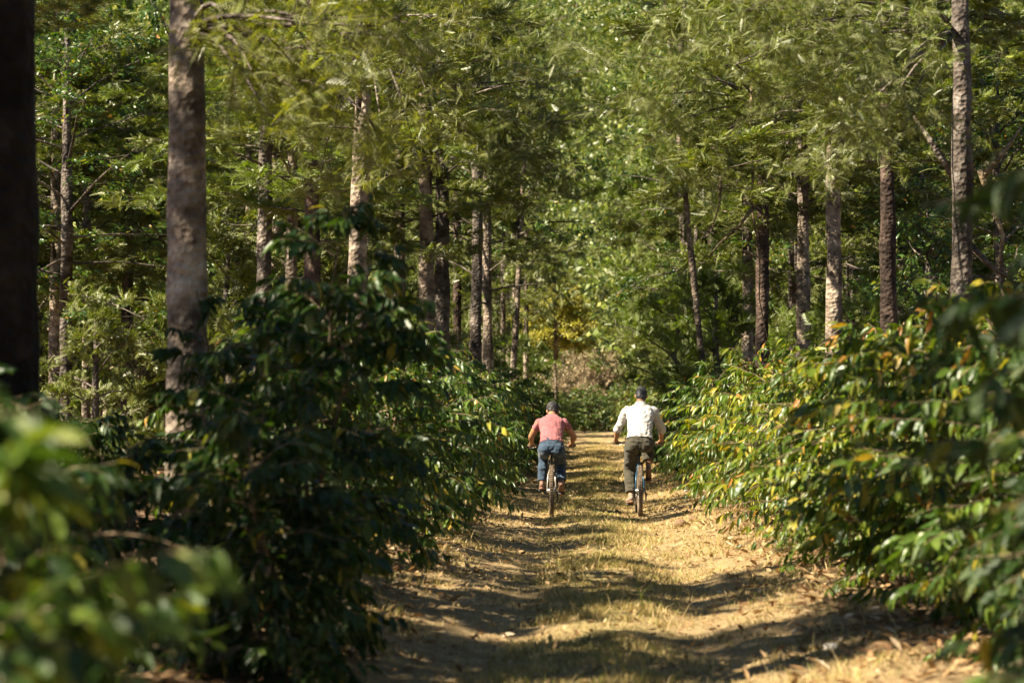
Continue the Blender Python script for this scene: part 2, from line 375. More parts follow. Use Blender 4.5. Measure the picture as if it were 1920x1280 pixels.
# ------------------------------------------------------------------ grass and litter
def blades(n, ymin, ymax, ofun, hfun, seed, mat, name, wmul=1.0):
    r = np.random.default_rng(seed)
    Y = ymin * (ymax / ymin) ** (r.random(n) ** 0.85)
    O = ofun(r, n, Y)
    X = O + path_c(Y) - 0.12 * np.sin(Y * 0.21)
    dens = 0.42 + 1.3 * vnoise(X * 1.4, Y * 0.8, 11) + 1.6 * vnoise(X * 5, Y * 4, 12)
    keep = r.random(n) < np.clip(dens * 1.5, 0.05, 1)
    X, Y = X[keep], Y[keep]; n = len(X)
    Z = ground_z(X, Y) - 0.004
    h = hfun(r, n, X - path_c(Y)) * (0.75 + 0.5 * r.random(n)) * (0.35 + 1.5 * (0.5 + vnoise(X * 3.1, Y * 2.6, 13)) ** 1.6) * np.where(r.random(n) < 0.012, 2.6, 1.0)
    wd = (0.0022 + 0.00007 * Y) * wmul * (0.7 + 0.6 * r.random(n))
    a = r.random(n) * 2 * math.pi; b = r.random(n) * 2 * math.pi
    le = h * (0.3 + 0.9 * r.random(n))
    base = np.stack([X, Y, Z], -1)
    wv = np.stack([np.cos(a), np.sin(a), 0 * a], -1) * wd[:, None]
    lean = np.stack([np.cos(b), np.sin(b), 0 * b], -1) * le[:, None]
    up = np.array([0, 0, 1.0])
    mid = base + up * (h * 0.6)[:, None] + lean * 0.4; tip = base + up * (h * 0.95)[:, None] + lean
    V = np.stack([base - wv, base + wv, mid + wv * 0.7, mid - wv * 0.7, tip], 1).reshape(-1, 3)
    i = (np.arange(n) * 5)[:, None]
    T = np.concatenate([i + np.array([[0, 1, 2]]), i + np.array([[0, 2, 3]]), i + np.array([[3, 2, 4]])])
    o = link(name, mk_mesh(name, V, [T], [mat]))
    return o
def o_center(r, n, Y):
    m = r.random(n)
    spread = np.clip(0.42 + (Y - 20) * 0.012, 0.42, 0.9)
    return np.where(m < 0.72, r.normal(0.02, 1, n) * spread * (0.75 + 0.9 * (vnoise(Y * 0.5, Y * 0, 55) + 0.3)), np.sign(r.random(n) - 0.5) * r.normal(1.45, 0.35, n))
tag(blades(120000, 11.5, 90, o_center, lambda r, n, o: 0.045 + 0.01 * r.random(n), 3, M_grass, 'dry_grass'),
    'short dry straw-coloured grass along the middle and edges of the track', 'grass', kind='stuff')
tag(blades(14000, 12, 60, lambda r, n, Y: np.where(r.random(n) < .7, r.normal(0.05, .36, n), np.sign(r.random(n) - .5) * r.normal(1.55, .3, n)),
           lambda r, n, o: 0.055 + 0.02 * r.random(n), 4, M_grass_g, 'green_grass'),
    'low green grass tufts on the crown of the track', 'grass', kind='stuff')

tag(blades(60000, 11.5, 60, lambda r, n, Y: r.normal(0.0, 1.05, n), lambda r, n, o: 0.016 + 0.006 * r.random(n), 6, M_grass, 'flattened_straw', 1.5),
    'thin flattened straw lying over the wheel ruts', 'straw', kind='stuff')
# leaf templates
def coffee_leaf(nl=5, w=0.19, fold=0.05, droop=0.10, wav=0.0):
    """length 1 along y"""
    t = np.linspace(0, 1, nl + 1)
    prof = w * np.sin(np.clip(t, 0, 1) ** 0.85 * math.pi) ** 0.75 * (1 - 0.25 * t)
    prof[0] = 0.012; prof[-1] = 0.002
    zc = -droop * t ** 2 * 1.6
    V = []
    for i in range(nl + 1):
        wv = wav * (1 if i % 2 else -1)
        V += [[-prof[i], t[i], zc[i] + fold * prof[i] / w + wv], [0, t[i], zc[i]], [prof[i], t[i], zc[i] + fold * prof[i] / w - wv]]
    T = []
    for i in range(nl):
        a = i * 3
        for s in (0, 1):
            T += [[a + s, a + s + 1, a + s + 4], [a + s, a + s + 4, a + s + 3]]
    return np.array(V), np.array(T)

L_hi = [coffee_leaf(6, 0.19, 0.05, 0.14, 0.018), coffee_leaf(6, 0.155, 0.08, 0.28, 0.024), coffee_leaf(6, 0.205, 0.04, 0.02, 0.028), coffee_leaf(6, 0.17, 0.13, 0.42, 0.020)]
L_lo = coffee_leaf(3, 0.165, 0.07, 0.20)

def litter(n, seed, ymin, ymax, name, mat, smin, smax, ofun):
    r = np.random.default_rng(seed)
    Y = ymin * (ymax / ymin) ** r.random(n); O = ofun(r, n); X = O + path_c(Y)
    P = np.stack([X, Y, ground_z(X, Y) + 0.006 + 0.012 * r.random(n)], -1)
    a = r.random(n) * 2 * math.pi
    D = np.stack([np.cos(a), np.sin(a), 0.35 * r.normal(size=n)], -1)
    Nn = np.stack([0.5 * r.normal(size=n), 0.5 * r.normal(size=n), np.ones(n)], -1)
    tv, tt = coffee_leaf(3, 0.22, 0.12, -0.12)
    V, T = scatter(tv, tt, P, frames(D, Nn), smin + (smax - smin) * r.random(n))
    return link(name, mk_mesh(name, V, [T], [mat]))
tag(litter(9000, 21, 11.5, 80, 'leaf_litter', M_dryleaf, 0.04, 0.11, lambda r, n: np.sign(r.random(n) - .5) * np.abs(r.normal(1.9, 0.45, n))),
    'brown curled leaf litter gathered under the bushes along both track edges', 'leaf litter', kind='stuff')
tag(litter(2600, 22, 11.5, 50, 'scattered_leaves', M_dryleaf, 0.03, 0.08, lambda r, n: r.normal(0, 1.0, n)),
    'small dry leaves strewn loosely over the track surface', 'leaf litter', kind='stuff')
tag(litter(14000, 23, 25, 150, 'forest_litter', M_dryleaf, 0.10, 0.25, lambda r, n: np.sign(r.random(n) - .5) * (2 + 22 * r.random(n))),
    'dry leaf litter over the ground beneath the trees', 'leaf litter', kind='stuff')

# ------------------------------------------------------------------ coffee bushes
def coffee_plant(seed, H, Rd, nlat=80, sub=0.5, lean=(0, 0), leafmul=1.0, side=None, bare=0.06, tw=1.0):
    """returns branch Buf, leaf P, D, N, S (local coordinates)"""
    r = np.random.default_rng(seed)
    B = Buf(); P = []; D = []; Nn = []; S = []
    stems = []
    for k in range(3):
        a = r.random() * 6.28; sp = 0.12 + 0.28 * r.random(); top = H * (1.0 if k == 0 else 0.75 + 0.25 * r.random())
        t = np.linspace(0, 1, 7)
        pts = np.stack([np.cos(a) * sp * t ** 0.7 + lean[0] * t ** 1.5 + 0.03 * r.normal(size=7), np.sin(a) * sp * t ** 0.7 + lean[1] * t ** 1.5 + 0.03 * r.normal(size=7), top * t], -1)
        pts[0] = [0.05 * math.cos(a), 0.05 * math.sin(a), -0.1]
        B.tube(pts, np.linspace(0.022, 0.005, 7) * tw, 6)
        stems.append(pts)
    for i in range(nlat):
        st = stems[i % 3]
        u = 0.07 + 0.93 * ((i + r.random()) / nlat) ** 0.85
        f = u * 6; j = min(int(f), 5); p0 = st[j] + (st[j + 1] - st[j]) * (f - j)
        az = i * 2.39996 + r.normal() * 0.25
        prof = (0.45 + 1.1 * u * (1 - u) * 2.2) if u < 0.75 else (0.45 + 1.1 * 0.1875 * 2.2) * (1 - (u - 0.75) / 0.25 * 0.65)
        Lb = Rd * prof * (0.75 + 0.4 * r.random())
        if side is not None:
            Lb *= 1 + 0.25 * math.cos(az - side)
        el = R(10 + 35 * u * u + r.normal() * 10)
        d0 = np.array([math.cos(az) * math.cos(el), math.sin(az) * math.cos(el), math.sin(el)])
        ns = 6; tt = np.linspace(0, 1, ns)
        drp = 0.28 * (0.6 + 0.8 * r.random()) * (1.1 - 0.6 * u)
        pts = p0 + d0 * (Lb * tt)[:, None]; pts[:, 2] -= drp * Lb * tt ** 2 * 1.5
        pts += r.normal(size=pts.shape) * 0.012 * tt[:, None]
        B.tube(pts, np.linspace(0.006, 0.0018, ns) * tw, 4, caps=False)
        chains = [(pts, Lb, 0.22)]
        for q in range(r.poisson(sub * 2)):
            v = 0.3 + 0.5 * r.random(); f = v * (ns - 1); j = int(f); q0 = pts[j] + (pts[j + 1] - pts[j]) * (f - j)
            s2 = 1 if q % 2 else -1
            az2 = az + s2 * (0.6 + 0.3 * r.random()); l2 = Lb * 0.45 * (0.6 + 0.7 * r.random())
            d2 = np.array([math.cos(az2), math.sin(az2), 0.15 + 0.2 * r.normal()])
            p2 = q0 + d2 * (l2 * tt)[:, None]; p2[:, 2] -= 0.3 * l2 * tt ** 2
            B.tube(p2, np.linspace(0.004, 0.0015, ns), 3, caps=False)
            chains.append((p2, l2, 0.15))
        if r.random() < bare: continue
        for pp, ll, s0 in chains:
            nn = int(ll * (1 - s0) / 0.050 * leafmul) + 1
            for q in range(nn + 1):
                v = min(0.999, s0 + (1 - s0) * (q + 0.3 * r.random()) / max(nn, 1)); f = v * (ns - 1); j = min(int(f), ns - 2)
                c = pp[j] + (pp[j + 1] - pp[j]) * (f - j); bd = pp[j + 1] - pp[j]; bd = bd / np.linalg.norm(bd)
                sd = np.array([-bd[1], bd[0], 0]); sd /= np.linalg.norm(sd) + 1e-6
                if r.random() < 0.06: continue
                for sg in (1, -1):
                    dn = -0.1 + 1.5 * r.random()
                    d = sg * sd * (0.65 + 0.2 * r.normal()) + bd * (0.55 + 0.2 * r.normal()) - np.array([0, 0, dn])
                    if v > 0.93: d = d + bd * 0.8
                    P.append(c); D.append(d)
                    Nn.append(np.array([0, 0, 1.0]) + 0.35 * sg * sd + 0.6 * r.normal(size=3))
                    S.append((0.078 + 0.068 * r.random()) * (0.75 if v > 0.9 else 1.0))
    return B, np.array(P), np.array(D), np.array(Nn), np.array(S)

LEAF_MESH = {}
def leaf_mesh(i, mat):
    key = (i, mat.name)
    if key not in LEAF_MESH:
        LEAF_MESH[key] = mk_mesh('leaf', L_hi[i][0], [L_hi[i][1]], [mat])
    return LEAF_MESH[key]

CAMP = np.array([0, 0, CAM_H])
def near_bush(x, y, H, Rd, seed, mat, label, nparts=300, nlat=95, sub=0.6, lean=(0, 0), side=None, group='coffee bushes crowding in on the track', leafmul=1.0, cat='coffee bush', bare=0.06):
    z = float(ground_z(x, y))
    root = tag(link('coffee_bush', None), label, cat, group)
    root.location = (x, y, z)
    B, P, D, Nn, S = coffee_plant(seed, H, Rd, nlat, sub, lean, leafmul, side, bare, 0.55 if y < 7 else 0.9)
    B.obj('branches', M_twig, root)
    M = frames(D, Nn)
    Wp = P + np.array([x, y, z])
    keep = (Wp[:, 2] > ground_z(Wp[:, 0], Wp[:, 1]) + 0.03) & (Wp[:, 1] > 2.3)
    P, D, M, S, Wp = P[keep], D[keep], M[keep], S[keep], Wp[keep]
    px = np.abs(Wp[:, 0] / Wp[:, 1] * F_PX); py = (HOR - (Wp[:, 2] - CAM_H) / Wp[:, 1] * F_PX)
    score = np.linalg.norm(Wp - CAMP, axis=1) + 100 * (px > 985) + 100 * (py > 1310) + 100 * (py < -30)
    order = np.argsort(score)
    sel = order[:nparts]; rest = order[nparts:]
    r = np.random.default_rng(seed + 5)
    for i in sel:
        o = bpy.data.objects.new('leaf', leaf_mesh(int(r.integers(4)), mat))
        m4 = np.eye(4); m4[:3, :3] = M[i] * S[i]; m4[:3, 3] = P[i]
        o.parent = root
        o.matrix_basis = Matrix(m4.tolist())
        COL.objects.link(o)
    VV = Buf()
    for k in range(4):
        q = rest[k::4]
        if len(q):
            V, T = scatter(L_hi[k][0], L_hi[k][1], P[q], M[q], S[q]); VV.add(V, T)
    if VV.n:
        f = VV.obj('foliage', mat, root); f['kind'] = 'stuff'
    return root

# left side, nearest first (x, y, height, radius, ...)
near_bush(-1.16, 4.3, 1.45, 0.36, 101, M_coffee_n, 'blurred sunlit coffee bush filling the lower left corner, its leaves the largest in view', 300, 72, side=0.3, leafmul=1.25, sub=0.8)
near_bush(-1.45, 5.9, 1.20, 0.52, 102, M_coffee_n, 'low coffee bush just behind the blurred one at the lower left edge', 280, 70, leafmul=1.2)
near_bush(-1.75, 8.2, 1.15, 0.65, 103, M_coffee_shade, 'shaded coffee bush below the pale mottled trunk, at the left', 200, 65)
near_bush(-2.45, 10.5, 1.35, 0.70, 104, M_coffee_shade, 'dark coffee bush in front of the thick black trunk at the left edge', 200, 70)
near_bush(-1.05, 11.9, 1.30, 0.62, 105, M_coffee_shade, 'shaded coffee bush hanging low over the left track edge, nearest on that side', 300, 80)
near_bush(-1.28, 13.6, 2.48, 0.66, 106, M_coffee_shade, 'tallest dark coffee bush standing left of the track, its top against the trees', 300, 108, lean=(0.22, 0.0), bare=0.12, sub=0.9)
near_bush(-1.72, 14.6, 2.0, 0.42, 107, M_coffee_shade, 'narrow dark coffee bush just left of the tallest one, beside the mottled trunk', 200, 42)
near_bush(-3.4, 17.5, 1.20, 0.80, 108, M_coffee_shade, 'shaded coffee bush seen between the black trunk and the mottled trunk', 200, 75)
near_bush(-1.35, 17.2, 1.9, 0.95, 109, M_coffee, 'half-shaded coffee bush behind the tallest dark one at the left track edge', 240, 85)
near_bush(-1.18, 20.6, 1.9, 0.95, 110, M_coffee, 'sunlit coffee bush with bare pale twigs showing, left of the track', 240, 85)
near_bush(-2.15, 12.9, 1.12, 0.50, 111, M_coffee_shade, 'low shaded coffee bush at the foot of the mottled trunk', 140, 45)
# right side
near_bush(1.92, 7.2, 2.65, 0.56, 121, M_coffee_shade, 'dark coffee bush with big blurred leaves at the right edge of the view', 300, 80, side=2.6)
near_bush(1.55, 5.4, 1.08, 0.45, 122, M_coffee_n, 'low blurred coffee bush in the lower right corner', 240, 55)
near_bush(2.40, 9.6, 1.75, 0.72, 123, M_coffee_shade, 'shaded coffee bush behind the big blurred leaves at the right', 260, 80)
near_bush(2.95, 12.2, 1.7, 0.95, 124, M_coffee, 'green coffee bush at the lower right whose foot stands in fallen leaves', 300, 95)
near_bush(2.85, 14.8, 2.0, 1.05, 125, M_coffee_y, 'yellowing coffee bush with drooping pale leaves on the right of the track', 300, 110)
near_bush(2.85, 17.6, 1.9, 1.10, 126, M_coffee_y, 'coffee bush with orange and yellow leaves, second yellow one on the right', 280, 110)
near_bush(3.05, 20.5, 1.85, 1.0, 127, M_coffee_y, 'yellow-green coffee bush leaning over the right edge before the dry twiggy one', 240, 90)
near_bush(4.0, 15.8, 2.1, 1.0, 128, M_coffee, 'green coffee bush behind the yellowing ones, in front of the grey trunk', 200, 90)
near_bush(4.4, 20.0, 2.1, 1.0, 129, M_coffee, 'green coffee bush below the two dark trunks at the right', 200, 85)

# shared variants for the rows further off
def bush_variant(seed, H, Rd, nlat, mat, leafmul=0.8, bare=0.06):
    B, P, D, Nn, S = coffee_plant(seed, H, Rd, nlat, 0.5, (0, 0), leafmul, None, bare)
    V, T = scatter(L_lo[0], L_lo[1], P, frames(D, Nn), S * 1.12)
    return B.mesh('branches', M_twig), V, T
VAR = []
for k, (H, Rd, nl) in enumerate([(1.75, 1.0, 80), (1.9, 1.1, 90), (1.6, 0.95, 70), (1.85, 1.0, 80)]):
    bm, V, T = bush_variant(200 + k, H, Rd, nl, None)
    VAR.append((bm, mk_mesh('foliage', V, [T], [M_coffee]), mk_mesh('foliage', V, [T], [M_coffee_y])))
bm, V, T = bush_variant(210, 1.6, 1.0, 110, None, 0.28, 0.45)
DRYB = (bm, None, mk_mesh('foliage', V, [T], [M_coffee_y]))

def far_bush(x, y, var, yel, sc, rz, label, group):
    root = tag(link('coffee_bush', None), label, 'coffee bush', group)
    root.location = (x, y, float(ground_z(x, y))); root.rotation_euler = (0, 0, rz); root.scale = (sc, sc, sc)
    v = DRYB if var < 0 else VAR[var]
    link('branches', v[0], root)
    f = link('foliage', v[2] if yel else v[1], root); f['kind'] = 'stuff'
r = random.Random(5)
special_l = {23.5: 'coffee bush with glossy leaves left of the track, first one behind the bare twigs', 26.2: 'rounded coffee bush left of the track and short of the rider in pink',
             29.0: 'coffee bush whose shadow falls behind the rear wheel of the rider in pink', 31.8: 'coffee bush at the left elbow of the rider in the pink shirt', 34.6: 'bright-topped coffee bush just ahead and left of the rider in pink'}
special_r = {23.6: 'dry twiggy coffee bush with sparse yellow leaves right of the track', 26.4: 'sparse yellow coffee bush behind the dry twiggy one on the right', 29.2: 'yellow-green coffee bush right of the track, short of the white-shirted rider',
             32.0: 'coffee bush at the right elbow of the rider in the white shirt', 34.8: 'coffee bush just ahead of the white-shirted rider on the right'}
for side_, sp in ((-1, special_l), (1, special_r)):
    y = 23.5
    keys = sorted(sp)
    for i, k in enumerate(keys):
        yel = side_ > 0
        var = -1 if k in (23.6,) else i % 4
        off = 2.22 if side_ > 0 else (-2.12 if k < 28 else -1.98)
        far_bush(path_c(k) + off, k, var, yel, 1.0 + (0.05 * (i % 2)), r.random() * 6.28, sp[k], 'coffee bushes beside the riders')
    y = 37.0
    while y < 150:
        yel = (side_ > 0 and r.random() < 0.5)
        far_bush(path_c(y) + side_ * (2.1 + 0.12 * r.random()), y, r.randrange(4), yel, 0.95 + 0.2 * r.random(), r.random() * 6.28,
                 'coffee bush in the row running down the %s side of the track beyond the riders' % ('left' if side_ < 0 else 'right'), 'coffee row beyond the riders, %s side' % ('left' if side_ < 0 else 'right'))
        y += 1.9 + y * 0.012
# second and third rows among the trees
for side_ in (-1, 1):
    for row, off in ((0, 4.6), (1, 7.4), (2, 11.0)):
        y = (24.0 if side_ > 0 else 46.0) + row * 14
        while y < 120:
            x = path_c(y) + side_ * (off + 0.5 * r.random())
            if abs(x) < 0.225 * y + 1.0:
                far_bush(x, y, r.randrange(4), r.random() < 0.35, 1.0 + 0.25 * r.random(), r.random() * 6.28,
                         'coffee bush in the planting under the trees %s of the track' % ('left' if side_ < 0 else 'right'), 'coffee planting under the trees, %s side' % ('left' if side_ < 0 else 'right'))
            y += 3.2 + y * 0.02 + row

# ------------------------------------------------------------------ trees
def frond_tmpl(np_=7, droop=0.35, w=0.030):
    V = []; T = []
    def z(t): return -droop * t * t
    # rachis as a thin triangle strip
    V += [[-0.006, 0, 0], [0.006, 0, 0], [0, 1, z(1)]]; T += [[0, 1, 2]]
    for i in range(np_):
        t = 0.12 + 0.85 * i / (np_ - 1)
        ln = 0.42 * math.sin(math.pi * (0.18 + 0.72 * t)) + 0.05
        for s in (-1, 1):
            a = R(48 - 12 * t)
            b = len(V)
            V += [[0, t - w, z(t)], [0, t + w, z(t)], [s * ln * math.sin(a), t + ln * math.cos(a), z(t) - 0.10 * ln / 0.4]]
            T += [[b, b + 1, b + 2]] if s > 0 else [[b + 1, b, b + 2]]
    return np.array(V), np.array(T)
FR = frond_tmpl(7, 0.40, 0.040)
FR2 = frond_tmpl(6, 0.15, 0.055)
BL = coffee_leaf(3, 0.22, 0.05, 0.2)
FRC = frond_tmpl(5, 0.35, 0.095)

def crown_variant(seed, H, Rd, nlimb, ncl, nfr, tmpl, size, bottom=0.0, style='feather'):
    """crown from z=0 to H around a vertical trunk; returns limb Buf, verts, tris"""
    r = np.random.default_rng(seed)
    B = Buf(); P = []; D = []; Nn = []; S = []; size = size * 0.72; nfr = int(nfr * (3.6 if style == 'feather' else 2.4)); ncl = max(3, int(ncl * 0.72))
    B.tube([[0, 0, -0.5], [0.03, 0.02, H * 0.3], [-0.04, 0.03, H * 0.65], [0, 0, H * 0.97]], [0.11, 0.085, 0.05, 0.015], 8)
    for i in range(nlimb):
        u = (i + 0.5 * r.random()) / nlimb
        z0 = u * H * 0.93; az = i * 2.39996 + r.normal() * 0.3
        Lm = Rd * (0.55 + 0.75 * math.sin(math.pi * min(1, 0.18 + 0.8 * u))) * (0.65 + 0.6 * r.random()) * (1 - 0.35 * u)
        el = R(5 + 45 * u + 12 * r.normal()); tt = np.linspace(0, 1, 6)
        d0 = np.array([math.cos(az) * math.cos(el), math.sin(az) * math.cos(el), math.sin(el)])
        pts = np.array([0, 0, z0]) + d0 * (Lm * tt)[:, None]; pts[:, 2] += (-0.10 * Lm * tt ** 2 * 2 + 0.1 * Lm * tt)
        pts += r.normal(size=pts.shape) * 0.05 * tt[:, None]
        B.tube(pts, np.linspace(0.035, 0.006, 6) * (1 - 0.4 * u), 5, caps=False)
        for c in range(ncl):
            v = 0.22 + 0.78 * math.sqrt(r.random()); f = v * 5; j = min(int(f), 4); q = pts[j] + (pts[j + 1] - pts[j]) * (f - j)
            off = r.normal(size=3) * np.array([0.42, 0.42, 0.26]) * Rd * 0.33 * (0.5 + v); cen = q + off
            B.tube([q, (q + cen) / 2 + r.normal(size=3) * 0.04, cen], [0.008, 0.006, 0.003], 3, caps=False)
            tw = off / (np.linalg.norm(off) + 1e-6) * 0.6 + d0 * 0.5 + np.array([0, 0, 0.25])
            m = max(4, int(nfr * (0.6 + 0.8 * r.random())))
            a = r.random(m) * 6.28; up = r.normal(size=m) * 0.75 + 0.15
            dd = np.stack([np.cos(a), np.sin(a), up], -1) + tw
            P.append(cen + (q - cen) * r.random((m, 1)) ** 2 * 0.5 + r.normal(size=(m, 3)) * np.array([0.10, 0.10, 0.06])); D.append(dd)
            Nn.append(np.array([0, 0, 0.8]) + r.normal(size=(m, 3)) * 0.8); S.append(size * 0.86 * (0.6 + 0.6 * r.random(m)))
    P = np.concatenate(P); D = np.concatenate(D); Nn = np.concatenate(Nn); S = np.concatenate(S)
    if style == 'broad': D[:, 2] -= 1.2
    V, T = scatter(tmpl[0], tmpl[1], P, frames(D, Nn), S)
    return B, V, T
CROWNS = []
for k, (H, Rd, nl, nc, nf) in enumerate([(9, 2.4, 34, 8, 14), (8, 2.7, 30, 9, 14), (10, 2.2, 38, 7, 14), (7.5, 2.5, 28, 9, 15)]):
    B, V, T = crown_variant(300 + k, H, Rd, nl, nc, nf, FRC, 0.40)
    CROWNS.append((B.mesh('limbs', M_bark_g), mk_mesh('crown', V, [T], [M_frond], smooth=False), mk_mesh('crown', V, [T], [M_frond_g], smooth=False), H))
SPARSE = []
for k, (H, Rd, nl, nc, nf) in enumerate([(8, 2.2, 28, 7, 11), (9, 2.0, 30, 7, 11)]):
    B, V, T = crown_variant(310 + k, H, Rd, nl, nc, nf, FRC, 0.38)
    SPARSE.append((B.mesh('limbs', M_bark_g), mk_mesh('crown', V, [T], [M_frond], smooth=False), mk_mesh('crown', V, [T], [M_frond_g], smooth=False), H))
BROAD = []
for k, (H, Rd, nl, nc, nf) in enumerate([(7, 2.6, 28, 9, 15), (8, 2.4, 30, 8, 15)]):
    B, V, T = crown_variant(320 + k, H, Rd, nl, nc, nf, BL, 0.21, style='broad')
    BROAD.append((B.mesh('limbs', M_bark_g), mk_mesh('crown', V, [T], [M_broad]), None, H))

def trunk_mesh(rad, H, lean, seed, mat, k=14, top=0.45, curve=0.05):
    rr = np.random.default_rng(seed); n = max(10, int(H * 3.5)); t = np.linspace(0, 1, n)
    cx = np.cumsum(rr.normal(size=n)) * curve * 0.09; cy = np.cumsum(rr.normal(size=n)) * curve * 0.09
    cx -= cx[0]; cy -= cy[0]
    P = np.stack([lean[0] * t + cx, lean[1] * t + cy, -0.25 + (H + 0.25) * t], -1)
    ra = rad * (1 - (1 - top) * t) * (1 + 0.35 * np.exp(-t * H / 0.45)) * (1 + 0.04 * rr.normal(size=n))
    B = Buf(); B.tube(P, ra, k, wob=0.17, seed=seed)
    for q in range(rr.integers(2, 6)):      # knots and stubs of lost branches
        i = rr.integers(2, n - 2); a = rr.random() * 6.28; d = np.array([math.cos(a), math.sin(a), 0.35])
        B.tube([P[i] + d * ra[i] * 0.7, P[i] + d * (ra[i] + 0.05)], [rad * 0.28, rad * 0.16], 7)
    return B, P, ra

def label_is_row(x, y):
    return -7.5 < x - path_c(y) < 0 and 28 < y < 112

def tree(x, y, rad, seed, label, group=None, lean=(0, 0), Hc=4.5, crown=None, fresh=False, cs=1.0, mat=None, extra=None, rz=None, name='feathery_tree', cat='tree', csz=None, sparse=False):
    z = float(ground_z(x, y))
    root = tag(link(name, None), label, cat, group); root.location = (x, y, z)
    mat = mat or M_bark
    if name == 'feathery_tree' and label_is_row(x, y): sparse = True; Hc += 0.3
    src = SPARSE if sparse else (CROWNS if name == 'feathery_tree' else BROAD)
    c = src[(crown if crown is not None else seed) % len(src)]
    csz = csz or (cs * (0.62 if y < 56 else 1.0))
    H = Hc + c[3] * csz * 0.9
    leanf = (lean[0] * H, lean[1] * H)
    B, P, ra = trunk_mesh(rad, H, leanf, seed, mat)
    if extra: extra(B, P, ra)
    B.obj('trunk', mat, root)
    rzz = rz if rz is not None else (seed * 1.7) % 6.28
    for nm, me in (('limbs', c[0]), ('crown', c[2] if fresh and c[2] else c[1])):
        o = link(nm, me, root); i = int(len(P) * Hc / H)
        o.location = (P[i][0], P[i][1], Hc); o.rotation_euler = (lean[1] * -1, lean[0], rzz); o.scale = (cs, cs, csz or cs)
    return root

# --- the trees whose trunks the photograph shows, left of the track
def T(px, Y, rad_px, **kw):
    return tree(wx(px, Y), Y, rad_px * 1.17 * Y / F_PX, **kw)
tree(-2.66, 12.0, 0.335, 1, 'thickest trunk, almost black in shade, cut by the left edge of the view', lean=(0.004, 0), Hc=5.5, mat=M_bark_shade, cs=0.42, csz=0.40)
T(352, 18, 37, seed=2, label='tall trunk mottled with sun patches rising behind the dark bushes at the left', lean=(-0.004, 0), Hc=6.8, mat=M_bark, cs=0.9)
T(492, 42, 16, seed=3, label='slim grey trunk right of the mottled one, its foot hidden by the dark bush', lean=(0.012, 0), Hc=4.3, mat=M_bark_g, fresh=True)
T(544, 44, 13, seed=4, label='light brown trunk between two darker ones above the tallest dark bush', lean=(0.004, 0), Hc=4.0, mat=M_bark)
T(586, 40, 17, seed=5, label='dark trunk immediately right of the light brown one above the dark bush', Hc=4.2, mat=M_bark_d, fresh=True)
T(660, 34, 20, seed=6, label='reddish flaking trunk leaning right, lit in patches, left of the middle', lean=(0.02, 0), Hc=4.9, mat=M_bark, cs=0.85)
T(800, 46, 15, seed=7, label='lit scaly trunk next to a darker twin, left of the track end', Hc=4.6, mat=M_bark)
T(829, 50, 15, seed=8, label='darker trunk of the scaly pair left of the track end', Hc=4.6, mat=M_bark_g)
T(893, 58, 11, seed=9, label='pale straight trunk with dark blotches, tallest of those near the track end', Hc=6.8, mat=M_bark_g)
T(915, 62, 10, seed=10, label='short-showing reddish trunk just right of the pale blotched one', Hc=3.6, mat=M_bark)
T(856, 66, 8, seed=11, label='thin dark trunk between the scaly pair and the pale blotched trunk', Hc=4.0, mat=M_bark_d)
for i, (px, Y, wd_) in enumerate([(943, 84, 'leftmost'), (953, 114, 'second from the left, farthest away'), (965, 96, 'second from the right'), (986, 90, 'rightmost')]):
    T(px, Y, 5.0, seed=12 + i, label='slim pale trunk, %s of the four by the track end' % wd_, group='distant slim trunks left of the track end', Hc=4.4, mat=M_bark, cs=0.8)
T(102, 50, 12, seed=16, label='reddish trunk close beside the right edge of the black trunk', Hc=4.4, mat=M_bark)
T(238, 54, 12, seed=17, label='dark trunk midway between the black trunk and the mottled trunk', lean=(0.012, 0), Hc=4.7, mat=M_bark_g)
T(188, 70, 7, seed=18, label='thin trunk just left of the dark one between the two big trunks', Hc=3.6, mat=M_bark)
T(515, 50, 12, seed=19, label='pale trunk glimpsed in pieces through the tallest dark bush', Hc=3.8, mat=M_bark)
T(467, 48, 10, seed=20, label='thin trunk glimpsed low between the mottled trunk and the tallest dark bush', Hc=3.4, mat=M_bark, cs=0.7)
T(748, 52, 12, seed=31, label='trunk half hidden by leaves between the flaking one and the scaly pair', Hc=4.2, mat=M_bark)
# right of the track
T(1306, 78, 6, seed=21, label='thin whitish trunk, first one right of the track end', Hc=4.4, mat=M_bark_g, fresh=True)
T(1322, 82, 8, seed=22, label='dark trunk touching the thin whitish one right of the track end', Hc=4.6, mat=M_bark_d)
T(1402, 50, 12, seed=23, label='reddish trunk of the close pair with bare branches crossing them', Hc=4.8, mat=M_bark)
T(1430, 44, 13, seed=24, label='taller dark trunk of the close pair with bare branches crossing them', lean=(0.002, 0), Hc=5.4, mat=M_bark_d, cs=0.8)
T(1505, 46, 13, seed=25, label='sunlit trunk with a bulge, left neighbour of the palest trunk', Hc=5.0, mat=M_bark)
T(1562, 38, 15.5, seed=26, label='palest straight trunk standing in full sun on the right', Hc=5.1, mat=M_bark)
T(1668, 36, 16, seed=27, label='very dark reddish trunk between the palest one and the grey one', Hc=5.6, mat=M_bark_d, cs=0.8)
T(1802, 31, 20, seed=28, label='tall grey trunk rising through the whole view at the right', lean=(0.002, 0), Hc=7.4, mat=M_bark_g, cs=0.8)
T(1365, 90, 8, seed=29, label='slim shaded trunk left of the close pair, far off', Hc=4.2, mat=M_bark_g)
